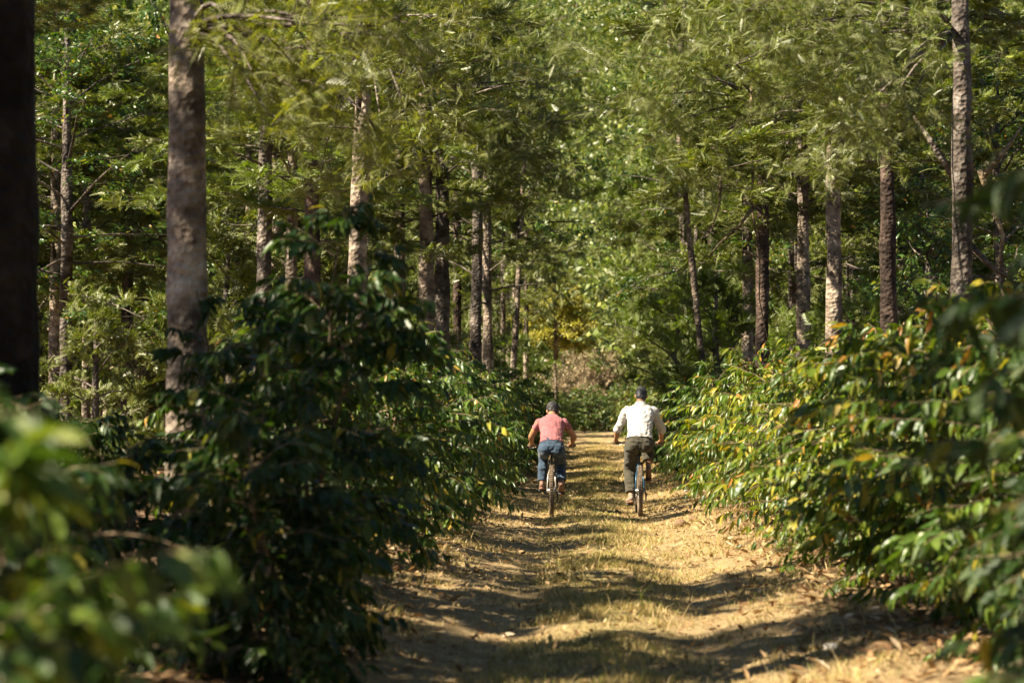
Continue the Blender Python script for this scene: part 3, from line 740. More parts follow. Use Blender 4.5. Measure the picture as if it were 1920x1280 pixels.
# broad-leaved trees
T(1300, 75, 6, lean=(-0.05, 0), seed=41, label='broad-leaved tree with glinting leaves over the end of the track', Hc=4.6, name='broadleaf_tree')
T(955, 64, 6, lean=(0.05, 0), seed=42, label='broad-leaved tree hanging over the middle of the track beyond the riders', Hc=5.6, name='broadleaf_tree')
T(1340, 46, 6, lean=(-0.10, 0), seed=43, label='broad-leaved tree with yellow-tipped leaves high right of the track', Hc=7.0, name='broadleaf_tree', cs=0.8)
T(1720, 48, 9, seed=44, label='broad-leaved tree behind the dark reddish trunk and the grey trunk', Hc=2.2, name='broadleaf_tree', lean=(0.01, 0))
T(1880, 40, 8, seed=45, label='broad-leaved tree with crooked pale limbs at the right edge', Hc=2.0, name='broadleaf_tree', lean=(-0.02, 0))

# background trees, filling the wood
r = random.Random(11)
taken = []
cnt = 0
tries = 0
while cnt < 120 and tries < 6000:
    tries += 1
    Y = 40 + 105 * r.random() ** 0.8
    x = (r.random() * 2 - 1) * (0.235 * Y + 2.5)
    off = x - path_c(Y)
    if abs(off) < 3.2 and Y < 150: continue
    if -9.5 < off < 0 and Y < 62: continue
    if -7.5 < off < 0 and Y < 100: continue
    if -10 < off < 4 and 122 < Y < 150: continue
    if -15 < off < 0 and 98 < Y < 109: continue
    if any((x - a) ** 2 + (Y - b) ** 2 < 3.1 ** 2 for a, b in taken): continue
    taken.append((x, Y))
    where = 'left' if off < 0 else 'right'
    far = Y > 85
    if r.random() < 0.8:
        tree(x, Y, 0.10 + 0.05 * r.random(), 400 + cnt % 24, ('feathery-leaved tree in the %s wood %s of the track' % ('far' if far else 'nearer', where)), 'feathery trees in the %s wood %s of the track' % ('far' if far else 'nearer', where),
             Hc=2.4 + 2.2 * r.random(), crown=r.randrange(4), fresh=r.random() < 0.4, cs=1.0 + 0.3 * r.random(), mat=r.choice([M_bark, M_bark_g, M_bark_d]), rz=r.random() * 6.28, lean=(r.gauss(0, 0.012), 0))
    else:
        tree(x, Y, 0.09 + 0.05 * r.random(), 430 + cnt % 24, ('broad-leaved tree in the %s wood %s of the track' % ('far' if far else 'nearer', where)), 'broad-leaved trees in the %s wood %s of the track' % ('far' if far else 'nearer', where),
             Hc=1.8 + 2.5 * r.random(), crown=r.randrange(2), cs=1.0 + 0.3 * r.random(), mat=M_bark_g, rz=r.random() * 6.28, name='broadleaf_tree')
    cnt += 1

# limbs that hang into the view with their own sprays of leaves
def overhang(root, start, clumps, seed, mat, nf=70, size=0.27, spread=0.5, tm=None):
    r = np.random.default_rng(seed); base = np.array(root.location); B = Buf(); P = []; D = []; Nn = []; S = []
    st = np.array([wx(start[0], start[2]), start[2], wz(start[1], start[2])])
    for px, py, Y in clumps:
        c = np.array([wx(px, Y), Y, wz(py, Y)]); m = (st + c) / 2 + np.array([0, 0, 0.25 + 0.2 * r.random()]) + r.normal(size=3) * 0.1
        t = np.linspace(0, 1, 7)[:, None]; pts = (1 - t) ** 2 * st + 2 * t * (1 - t) * m + t * t * c
        B.tube(pts - base, np.linspace(0.030, 0.006, 7), 5, caps=False)
        for q in range(7):
            e = c + r.normal(size=3) * np.array([1, 1, 0.62]) * spread; o = pts[r.integers(4, 7)]
            B.tube(np.array([o, (o + e) / 2 + r.normal(size=3) * 0.04, e]) - base, [0.007, 0.005, 0.002], 3, caps=False)
            k = int(nf / 7 * (0.6 + 0.8 * r.random())) + 2
            f = r.random((k, 1)) ** 0.6
            P.append(o * (1 - f) + e * f + r.normal(size=(k, 3)) * 0.07); a = r.random(k) * 6.28
            tw = (e - o) / (np.linalg.norm(e - o) + 1e-6)
            D.append(np.stack([np.cos(a), np.sin(a), r.normal(size=k) * 0.8 - 0.1], -1) + tw * 0.5); Nn.append(np.array([0, 0, 0.7]) + r.normal(size=(k, 3)) * 0.9)
            S.append(size * (0.7 + 0.6 * r.random(k)))
    P = np.concatenate(P); tm = tm or FR
    V, T_ = scatter(tm[0], tm[1], P - base, frames(np.concatenate(D), np.concatenate(Nn)), np.concatenate(S))
    B.obj('overhanging_limb', M_bark_g, root)
    f = link('overhanging_leaves', mk_mesh('overhanging_leaves', V, [T_], [mat], smooth=False), root); f['kind'] = 'stuff'
byl = {o.get('label', ''): o for o in COL.objects}
def find(s): return next(o for l, o in byl.items() if s in l)
t_mott = find('mottled with sun'); t_grey = find('tall grey trunk'); t_pair = find('taller dark trunk'); t_twin = find('darker trunk of the scaly'); t_flake = find('flaking trunk')
overhang(t_mott, (352, 60, 18), [(470, 130, 17), (560, 120, 17.2), (640, 180, 17.5), (700, 100, 18), (500, 210, 17), (745, 50, 18), (430, 60, 17.5), (610, 50, 17), (560, 200, 17.3), (690, 220, 18)], 71, M_frond_y, 120, 0.15, 0.30)
overhang(t_grey, (1795, 60, 31), [(1700, 120, 28), (1620, 160, 27), (1540, 100, 27), (1450, 60, 26), (1480, 180, 27), (1640, 260, 29), (1560, 250, 28), (1380, 120, 26), (1320, 60, 27), (1720, 40, 28), (1600, 30, 28), (1500, 20, 27), (1400, 20, 26), (1700, 200, 28), (1540, 320, 30)], 72, M_frond, 300, 0.145, 0.40)
overhang(t_pair, (1430, 200, 44), [(1300, 150, 42), (1250, 250, 41), (1350, 260, 42), (1380, 350, 43), (1210, 100, 41), (1290, 330, 42), (1240, 30, 40), (1180, 200, 41)], 73, M_frond, 190, 0.23, 0.65)
overhang(t_twin, (829, 200, 50), [(950, 300, 46), (1000, 350, 47), (900, 250, 46), (1060, 330, 46), (970, 230, 45), (860, 150, 46), (880, 90, 45), (1010, 150, 45), (1090, 240, 46), (940, 50, 45), (1060, 60, 44), (1120, 130, 45)], 74, M_frond, 200, 0.23, 0.7)
overhang(t_flake, (690, 60, 34), [(770, 250, 33), (800, 170, 33), (730, 330, 33), (600, 330, 35), (780, 60, 33), (850, 40, 33), (620, 250, 35)], 75, M_frond_y, 230, 0.15, 0.5)
def bare_branch(root, pts, Y, r0=0.03, label=None, mat=None):
    B = Buf(); base = np.array(root.location)
    B.tube(np.array([[wx(a, Y + i * 0.05), Y + i * 0.05, wz(b, Y)] for i, (a, b) in enumerate(pts)]) - base, np.linspace(r0, r0 * 0.3, len(pts)), 6)
    o = B.obj('bare_branch', mat or M_twig, root)
    if label: o['label'] = label
for pts in ([(1412, 150), (1408, 220), (1413, 300), (1411, 390), (1425, 480), (1424, 560), (1440, 640)], [(1412, 390), (1385, 425), (1350, 455), (1328, 482)], [(1412, 385), (1432, 400), (1446, 420)], [(1430, 318), (1462, 345), (1492, 378), (1512, 400)], [(1395, 470), (1420, 480), (1452, 492)], [(1352, 330), (1350, 380), (1335, 430)]):
    bare_branch(t_pair, pts, 42.5, 0.035)
bare_branch(t_grey, [(1790, 330), (1745, 260), (1715, 215)], 31.2, 0.06, mat=M_bark_g)
bare_branch(t_grey, [(1812, 450), (1860, 500), (1905, 530)], 31.2, 0.05, mat=M_bark_g)
t_crook = find('crooked pale limbs')
for pts in ([(1840, 318), (1850, 350), (1868, 400), (1882, 440), (1876, 480), (1875, 512)], [(1845, 330), (1880, 290), (1918, 235)], [(1835, 5), (1880, 22), (1925, 40)], [(1850, 30), (1895, 32), (1930, 60)]):
    bare_branch(t_crook, pts, 36, 0.055)
# undergrowth of young trees between the trunks
r = random.Random(31)
YOUNG = []
for k, (H, Rd) in enumerate([(3.4, 1.25), (2.8, 1.35), (3.8, 1.1)]):
    B, V, T_ = crown_variant(350 + k, H, Rd, 16, 6, 9, FRC if k < 2 else BL, 0.34 if k < 2 else 0.2, style='feather' if k < 2 else 'broad')
    mm = M_frond_g if k < 2 else M_broad
    YOUNG.append((B.mesh('stems', M_bark_g), mk_mesh('crown', V, [T_], [mm], smooth=False), mk_mesh('crown', V, [T_], [M_frond if k < 2 else M_frond_g], smooth=False)))
def young(x, Y, k, sc, alt, label, group=None):
    root = tag(link('young_tree', None), label, 'young tree', group); root.location = (x, Y, float(ground_z(x, Y))); root.rotation_euler = (0, 0, r.random() * 6.28)
    for nm, me in (('stems', YOUNG[k][0]), ('crown', YOUNG[k][2 if alt else 1])):
        o = link(nm, me, root); o.location.z = 0.5 * sc; o.scale = (sc, sc, sc)
young(wx(1345, 47), 47, 0, 1.0, False, 'fresh green feathery young tree left of the pair of trunks with bare branches')
young(wx(1270, 60), 60, 1, 1.2, False, 'feathery young tree on the right between the track end and the thin whitish trunk')
young(wx(1620, 44), 44, 1, 1.0, False, 'low feathery young tree between the palest trunk and the very dark one')
young(wx(770, 56), 56, 0, 1.1, True, 'olive young tree left of the scaly pair of trunks')
young(wx(960, 74), 74, 1, 1.0, False, 'bright green young tree among the distant slim trunks left of the track end')
young(wx(430, 46), 46, 0, 1.25, True, 'olive young tree between the mottled trunk and the slim grey one')
young(wx(150, 58), 58, 1, 1.2, False, 'green young tree right of the black trunk, behind the thin trunks')
young(wx(1740, 40), 40, 2, 1.1, False, 'broad-leaved young tree between the very dark trunk and the grey one')
yp = []
tries = 0
while len(yp) < 75 and tries < 5000:
    tries += 1
    Y = 44 + 80 * r.random(); x = (r.random() * 2 - 1) * (0.225 * Y + 1); off = x - path_c(Y)
    if abs(off) < 3.4 or (-7 < off < 0 and 97 < Y < 110): continue
    if any((x - a) ** 2 + (Y - b) ** 2 < 2.6 ** 2 for a, b in yp): continue
    yp.append((x, Y)); sd = 'left' if off < 0 else 'right'
    young(x, Y, r.choice([0, 0, 1, 1, 2]), 0.8 + 0.6 * r.random(), r.random() < 0.5, 'young tree in the undergrowth between the trunks %s of the track' % sd, 'young trees in the undergrowth, %s side' % sd)

# the end of the track: yellow tree, dry thicket, dark bushes closing the way
t = tree(wx(1042, 106), 106, 0.09, 77, 'small yellow-flowering tree glowing beyond the end of the track', Hc=3.6, name='broadleaf_tree', cs=0.01, mat=M_bark)
for ch in list(t.children):
    if ch.name.startswith(('crown', 'limbs')): bpy.data.objects.remove(ch)
B_, V_, T_ = crown_variant(340, 2.2, 1.65, 26, 16, 16, BL, 0.26)
o = B_.obj('limbs', M_bark, t); o.location.z = 3.9
o = link('crown', mk_mesh('crown', V_, [T_], [M_yellow]), t); o.location.z = 3.9
def thicket(px, Y, seed, H, Rd, label, n=70, col=None, lm=None, den=0.4):
    x = wx(px, Y); z = float(ground_z(x, Y)); root = tag(link('dry_thicket', None), label, 'thicket'); root.location = (x, Y, z)
    r = np.random.default_rng(seed); B = Buf(); P = []; D = []
    for i in range(n):
        a = r.random() * 6.28; q = Rd * math.sqrt(r.random()) * 0.7; b = np.array([math.cos(a) * q, math.sin(a) * q, -0.1])
        h = H * (0.55 + 0.5 * r.random()); t = np.linspace(0, 1, 6)[:, None]
        p = b + np.array([math.cos(a) * 0.5 * r.random() + 0.2 * r.normal(), math.sin(a) * 0.5 * r.random(), h]) * t + r.normal(size=(6, 3)) * 0.05 * t
        B.tube(p, np.linspace(0.030, 0.008, 6), 4, caps=False)
        for k in range(5):
            j = r.integers(2, 5); e = p[j] + np.array([r.normal() * 0.5, r.normal() * 0.5, 0.4 + 0.5 * r.random()]); B.tube([p[j], e], [0.012, 0.004], 3, caps=False)
            for m in range(int(24 * den)):
                f = r.random(); P.append(p[j] * (1 - f) + e * f); D.append(r.normal(size=3))
    B.obj('stems', M_twig, root)
    P = np.array(P); D = np.array(D)
    V, T_ = scatter(BL[0], BL[1], P, frames(D, r.normal(size=D.shape)), 0.09 + 0.12 * r.random(len(P)))
    f = link('dead_leaves', mk_mesh('dead_leaves', V, [T_], [lm or M_deadleaf]), root); f['kind'] = 'stuff'
thicket(1108, 146, 81, 5.2, 2.1, 'tall dry brown thicket standing over the end of the track', 80, den=1.0)
thicket(1058, 143, 82, 4.2, 1.6, 'lower dry thicket with bare stems just under the small yellow tree', 50, den=0.6)
thicket(275, 60, 83, 3.4, 1.2, 'stand of upright yellow-brown canes between the dark trunk and the mottled trunk', 70, den=0.3)
for i, (px, Y, sc) in enumerate([(1060, 138, 1.3), (1095, 141, 1.4), (1130, 140, 1.35), (1165, 137, 1.4), (1190, 134, 1.5), (1078, 144, 1.5), (1145, 145, 1.7)]):
    far_bush(wx(px, Y), Y, i % 4, False, sc, i * 1.1, 'dark dense bush closing off the far end of the track', 'dark bushes closing off the end of the track')
# the wooded slope beyond, one mass
rr = np.random.default_rng(91)
n = 200000
Y = 160 + 180 * rr.random(n) ** 0.9; X = (rr.random(n) * 2 - 1) * 0.26 * Y
cl = vnoise(X * 0.22, Y * 0.22, 61) + 0.5 * vnoise(X * 0.6, Y * 0.6, 62)
Zb = ground_z(X, Y) + rr.random(n) ** 0.7 * (9 + 7 * cl)
P = np.stack([X, Y, Zb], -1)
tv = np.array([[-0.3, 0.2, 0], [0, 0, 0], [0.3, 0.3, 0.05], [0.05, 1, -0.2]]); tt = np.array([[0, 1, 2], [0, 2, 3]])
Dv = rr.normal(size=(n, 3)); V_, T_ = scatter(tv, tt, P, frames(Dv, rr.normal(size=(n, 3)) + np.array([0, 0, .8])), 0.38 + 0.45 * rr.random(n))
tag(link('wooded_slope', mk_mesh('wooded_slope', V_, [T_], [M_frond], smooth=False)), 'wooded slope closing the view behind all the trees', 'wood', kind='stuff')

# unseen trees left of the view, crowns shaped to shade left bushes and track
for i, (x, Y, hc, cs, cz) in enumerate([(-7.6, 11.5, 3.6, 0.9, 0.9), (-5.4, 9.6, 2.4, 0.5, 0.5), (-6.5, 17.0, 6.0, 0.42, 0.26), (-8.4, 22.4, 7.6, 0.35, 0.22), (-3.0, 5.6, 4.2, 0.5, 0.5), (-5.2, 13.0, 2.6, 0.5, 0.38),
                                        (-7.2, 28.4, 7.0, 0.45, 0.28), (-7.0, 19.6, 6.8, 0.30, 0.22), (-8.0, 25.2, 7.4, 0.36, 0.20), (-7.9, 14.9, 7.2, 0.50, 0.26), (-7.2, 32.9, 7.8, 0.25, 0.2), (-7.4, 34.5, 6.8, 0.5, 0.3), (-8.2, 38.5, 7.4, 0.6, 0.3)]):
    tree(x, Y, 0.16, 460 + i, label='unseen shade tree just outside the left of the view', group='unseen shade trees outside the left of the view', Hc=hc, crown=i, cs=cs, csz=cz, mat=M_bark_g)

r = random.Random(77)  # unseen trees added right of and behind the camera to block sky light
for i, (x, Y) in enumerate([(5.5, 7), (7.5, 11), (5, 2), (8.5, 17), (9.5, 23), (3.5, -4), (7, -3), (10.5, 30), (12, 14), (11, 6), (0, -9), (5, -11)]):
    tree(x, Y, 0.15, 480 + i, 'unseen tree added outside the right of the view or behind it to block skylight', 'unseen trees added outside the right of the view', Hc=1.8 + r.random(), crown=i, cs=1.15, mat=M_bark_g)

names = [('mottled with sun', 'the mottled trunk'), ('slim grey trunk', 'the slim grey trunk'), ('dark trunk immediately right', 'the dark trunk above the dark bush'), ('flaking trunk', 'the reddish flaking trunk'), ('lit scaly trunk', 'the lit scaly trunk'),
         ('pale straight trunk with dark', 'the pale blotched trunk'), ('thin whitish trunk, first', 'the thin whitish trunk'), ('taller dark trunk of the close', 'the trunks crossed by bare branches'), ('palest straight', 'the palest sunlit trunk'), ('very dark reddish', 'the very dark reddish trunk'), ('tall grey trunk', 'the tall grey trunk at the right'), ('dark trunk midway', 'the dark trunk left of the mottled one')]
pxo = lambda o: 960 + F_PX * o.location.x / o.location.y
cands = {}
for o in COL.objects:
    g_ = o.get('group', '')
    if o.parent is None and ('in the nearer wood' in g_ or 'young trees in the undergrowth' in g_) and o.location.y > 20:
        kind = 'young tree' if 'young' in g_ else ('broad-leaved tree' if 'broad' in g_ else 'feathery-leaved tree')
        best = min(((abs(pxo(o) - pxo(find(k))), pxo(o) - pxo(find(k)), sh_) for k, sh_ in names), key=lambda q: q[0])
        cands.setdefault((kind, best[2], best[1] < 0), []).append((best[0], o))
for (kind, sh_, lf), L_ in cands.items():
    L_.sort(key=lambda q: q[0])
    if L_[0][0] < 110: L_[0][1]['label'] = '%s closest on the %s of %s' % (kind, 'left' if lf else 'right', sh_)

# ------------------------------------------------------------------ small things lying on the track
def on_ground(px, py):
    Y = F_PX * CAM_H / (py - HOR)
    for _ in range(4): Y = F_PX * (CAM_H - float(ground_z(wx(px, Y), Y))) / (py - HOR)
    return wx(px, Y), Y, float(ground_z(wx(px, Y), Y))
def fallen_leaf(px, py, size, seed, label, mat=None):
    x, y, z = on_ground(px, py); r = np.random.default_rng(seed)
    tv, tt = coffee_leaf(8, 0.24, 0.13, -0.16, 0.015); tv = tv.copy(); tv[:, 1] -= 0.5; tv[:, 2] += 0.06 + 0.05 * np.sin(tv[:, 1] * 6 + seed)
    o = link('fallen_leaf', mk_mesh('fallen_leaf', tv * size, [tt], [mat or M_dryleaf])); tag(o, label, 'leaf', 'large dry leaves lying on the track')
    o.location = (x, y, z + 0.012); o.rotation_euler = (r.normal() * 0.25, r.normal() * 0.3, r.random() * 6.28)
M_paleleaf = leaf_mat('pale_dry_leaf', [(0.0, (0.50, 0.38, 0.24)), (1.0, (0.66, 0.54, 0.38))], rough=0.8, trans=0.15, trans_tint=(1, .9, .7), spec=0.2)
fallen_leaf(1532, 1256, 0.17, 1, 'largest pale dry leaf, flat on the earth at the bottom right', M_paleleaf)
fallen_leaf(1500, 1190, 0.13, 2, 'pale dry leaf by itself just above the white stone', M_paleleaf)
fallen_leaf(1418, 1222, 0.09, 3, 'small curled leaf left of the white stone', M_paleleaf)
fallen_leaf(1262, 1083, 0.08, 4, 'little brown leaf in the right wheel rut behind the rider in white')
fallen_leaf(1030, 1058, 0.11, 5, 'tan leaf on the left edge of the grass strip', M_paleleaf)
fallen_leaf(1052, 1082, 0.11, 6, 'reddish brown leaf in the left wheel rut, below the tan one')
fallen_leaf(1068, 935, 0.10, 7, 'light dry leaf on the ground right of the silver bicycle', M_paleleaf)
fallen_leaf(953, 1195, 0.10, 8, 'pale leaf lying in the left wheel rut near the bottom', M_paleleaf)
def lump(px, py, size, seed, label, name, cat, mat, flat=0.6):
    x, y, z = on_ground(px, py); B = Buf(); B.ell((0, 0, 0), (size, size * 0.85, size * flat), nu=16, nv=10)
    V = np.concatenate(B.V); n = vnoise(V[:, 0] / size * 1.3 + seed, V[:, 1] / size * 1.3 + V[:, 2] / size, seed); V = V * (1 + 0.45 * n)[:, None]
    B.V = [V]; o = B.obj(name, mat); tag(o, label, cat); o.location = (x, y, z + size * flat * 0.45); o.rotation_euler = (0, 0, seed)
M_stone = simple('white_stone', (0.72, 0.66, 0.58), 0.8, var=0.15, scale=40, bump=0.4)
M_clod = simple('earth_clod', (0.20, 0.12, 0.065), 0.95, var=0.4, scale=50, bump=0.8)
lump(1557, 1214, 0.05, 3, 'white stone at the right edge of the track', 'stone', 'stone', M_stone)
lump(1182, 1088, 0.055, 4, 'dark clod of earth on the grass strip', 'earth_clod', 'clod', M_clod)
lump(1275, 985, 0.085, 5, 'brown earth clod on the right bank behind the rider in white', 'earth_clod', 'clod', M_clod, 0.7)
lump(1300, 978, 0.06, 6, 'smaller clod beside the one on the right bank', 'earth_clod', 'clod', M_clod, 0.7)
def stick(p0, p1, r0, label, seed):
    a = np.array(on_ground(*p0)); b = np.array(on_ground(*p1)); a[2] += 0.03; b[2] += 0.03; t = np.linspace(0, 1, 8)[:, None]; r = np.random.default_rng(seed)
    P = a * (1 - t) + b * t + r.normal(size=(8, 3)) * 0.012; P[:, 2] = np.maximum(P[:, 2], ground_z(P[:, 0], P[:, 1]) + r0)
    B = Buf(); B.tube(P - a, np.linspace(r0, r0 * 0.5, 8), 7); o = B.obj('fallen_stick', M_stickm); tag(o, label, 'stick'); o.location = a.tolist()
M_stickm = simple('bleached_wood', (0.50, 0.42, 0.33), 0.85, var=0.25, scale=30)
stick((1283, 925), (1322, 915), 0.018, 'bleached stick lying at the right edge of the track level with the riders', 1)
stick((1260, 958), (1312, 945), 0.012, 'thin stick on the right bank below the bleached one', 2)

# ------------------------------------------------------------------ riders and bicycles
def remeshed(name, B, mat, voxel=0.006, smooth=4, disp=None, parent=None, shade=True):
    """one closed skin grown over the joined volumes of B"""
    src = B.mesh(name, mat)
    tmp = bpy.data.objects.new(name, src); COL.objects.link(tmp)
    m = tmp.modifiers.new('r', 'REMESH'); m.mode = 'VOXEL'; m.voxel_size = voxel; m.use_smooth_shade = True
    s = tmp.modifiers.new('s', 'SMOOTH'); s.factor = 0.5; s.iterations = smooth
    dg = bpy.context.evaluated_depsgraph_get()
    me = bpy.data.meshes.new_from_object(tmp.evaluated_get(dg))
    bpy.data.objects.remove(tmp); bpy.data.meshes.remove(src)
    me.name = name
    if disp is not None:
        co = np.empty(len(me.vertices) * 3, np.float32); me.vertices.foreach_get('co', co); co = co.reshape(-1, 3)
        no = np.empty(len(me.vertices) * 3, np.float32); me.vertices.foreach_get('normal', no); no = no.reshape(-1, 3)
        co = co + no * disp(co)[:, None]
        me.vertices.foreach_set('co', co.astype(np.float32).ravel()); me.update()
    me.materials.clear(); me.materials.append(mat)
    me.polygons.foreach_set('use_smooth', np.ones(len(me.polygons), bool))
    return link(name, me, parent)

def loft(B, secs, k=20):
    """secs: (centre, halfwidth x, halfdepth in yz plane perpendicular to path)"""
    C = np.array([s[0] for s in secs], float)
    Tn = np.gradient(C, axis=0); Tn /= np.linalg.norm(Tn, axis=1)[:, None]
    a = np.arange(k) * 2 * math.pi / k; n = len(secs); V = []
    for i in range(n):
        X = np.array([1.0, 0, 0]); W = np.cross(Tn[i], X); W /= np.linalg.norm(W)
        X = np.cross(W, Tn[i])
        for q in a: V.append(C[i] + X * secs[i][1] * math.copysign(abs(math.cos(q)) ** 0.85, math.cos(q)) + W * secs[i][2] * math.copysign(abs(math.sin(q)) ** 0.9, math.sin(q)))
    Q = [[i * k + j, i * k + (j + 1) % k, (i + 1) * k + (j + 1) % k, (i + 1) * k + j] for i in range(n - 1) for j in range(k)]
    V += [C[0], C[-1]]
    T_ = [[n * k, (j + 1) % k, j] for j in range(k)] + [[n * k + 1, (n - 1) * k + j, (n - 1) * k + (j + 1) % k] for j in range(k)]
    B.add(V, T_, Q)

def limb(B, pts, rad, k=14):
    P = np.array(pts, float)
    # densify
    t = np.linspace(0, len(P) - 1, (len(P) - 1) * 6 + 1); i = np.minimum(t.astype(int), len(P) - 2); f = (t - i)[:, None]
    Pd = P[i] * (1 - f) + P[i + 1] * f; rd = np.interp(t, np.arange(len(P)), rad)
    B.tube(Pd, rd, k)
    B.ell(P[0], (rad[0],) * 3); B.ell(P[-1], (rad[-1],) * 3)
    for p_, r_ in zip(P[1:-1], rad[1:-1]): B.ell(p_, (r_ * 1.0,) * 3)

def knee(hip, ank, l1, l2, fwd=(0, 1, 0.25), out=0.0):
    hip = np.array(hip, float); ank = np.array(ank, float); d = ank - hip; L = np.linalg.norm(d); L2 = min(L, (l1 + l2) * 0.999)
    a = (l1 * l1 - l2 * l2 + L2 * L2) / (2 * L2); h = math.sqrt(max(0, l1 * l1 - a * a))
    f = np.array(fwd, float); u = d / L; f = f - u * f.dot(u); f /= np.linalg.norm(f)
    k = hip + u * a + f * h; k[0] += out
    return k

def mat_skin(name, c):
    m, t, out = new_mat(name)
    p = N(t, 'ShaderNodeBsdfPrincipled', i_Roughness=0.5)
    tc = N(t, 'ShaderNodeTexCoord'); nz = N(t, 'ShaderNodeTexNoise', i_Scale=14.0, i_Detail=4.0); t.links.new(tc.outputs['Object'], nz.inputs['Vector'])
    t.links.new(ramp(t, [(0.3, tuple(x * 0.82 for x in c)), (0.7, tuple(x * 1.12 for x in c))], nz.outputs['Fac']), p.inputs['Base Color'])
    p.inputs['Subsurface Weight'].default_value = 0.08; p.inputs['Subsurface Radius'].default_value = (0.01, 0.004, 0.002)
    t.links.new(p.outputs[0], out.inputs[0]); return m
def cloth(name, c, var=0.12, scale=9, fine=260):
    m, t, out = new_mat(name)
    p = N(t, 'ShaderNodeBsdfPrincipled', i_Roughness=0.9); p.inputs['Specular IOR Level'].default_value = 0.15
    p.inputs['Sheen Weight'].default_value = 0.15
    tc = N(t, 'ShaderNodeTexCoord'); nz = N(t, 'ShaderNodeTexNoise', i_Scale=scale, i_Detail=6.0); t.links.new(tc.outputs['Object'], nz.inputs['Vector'])
    nf = N(t, 'ShaderNodeTexNoise', i_Scale=fine, i_Detail=2.0); t.links.new(tc.outputs['Object'], nf.inputs['Vector'])
    t.links.new(ramp(t, [(0.3, tuple(x * (1 - var) for x in c)), (0.7, tuple(min(1, x * (1 + var)) for x in c))], nz.outputs['Fac']), p.inputs['Base Color'])
    b = N(t, 'ShaderNodeBump', i_Strength=0.4, i_Distance=0.002); t.links.new(nf.outputs['Fac'], b.inputs['Height']); t.links.new(b.outputs[0], p.inputs['Normal'])
    t.links.new(p.outputs[0], out.inputs[0]); return m

M_rubber = simple('rubber', (0.17, 0.125, 0.085), 0.8, var=0.5, scale=30, spec=0.3)
M_black = simple('black_plastic', (0.03, 0.03, 0.03), 0.45, var=0.3)
M_steel = simple('steel', (0.45, 0.44, 0.42), 0.35, 0.9, var=0.15)
M_sole = simple('shoe_leather', (0.20, 0.11, 0.06), 0.7, var=0.3, scale=30)

def folds(seed, amp, dirz=0.6):
    def f(co):
        u = co[:, 0] * 9 + co[:, 2] * 5; v = co[:, 2] * 16 * dirz + co[:, 0] * 4 + co[:, 1] * 6
        n = vnoise(u, v, seed) * 2
        ridge = 1 - np.abs(n) * 2
        return amp * (0.6 * ridge + 0.7 * vnoise(co[:, 0] * 26 + co[:, 1] * 9, co[:, 2] * 30, seed + 1) * 2 - 0.3)
    return f

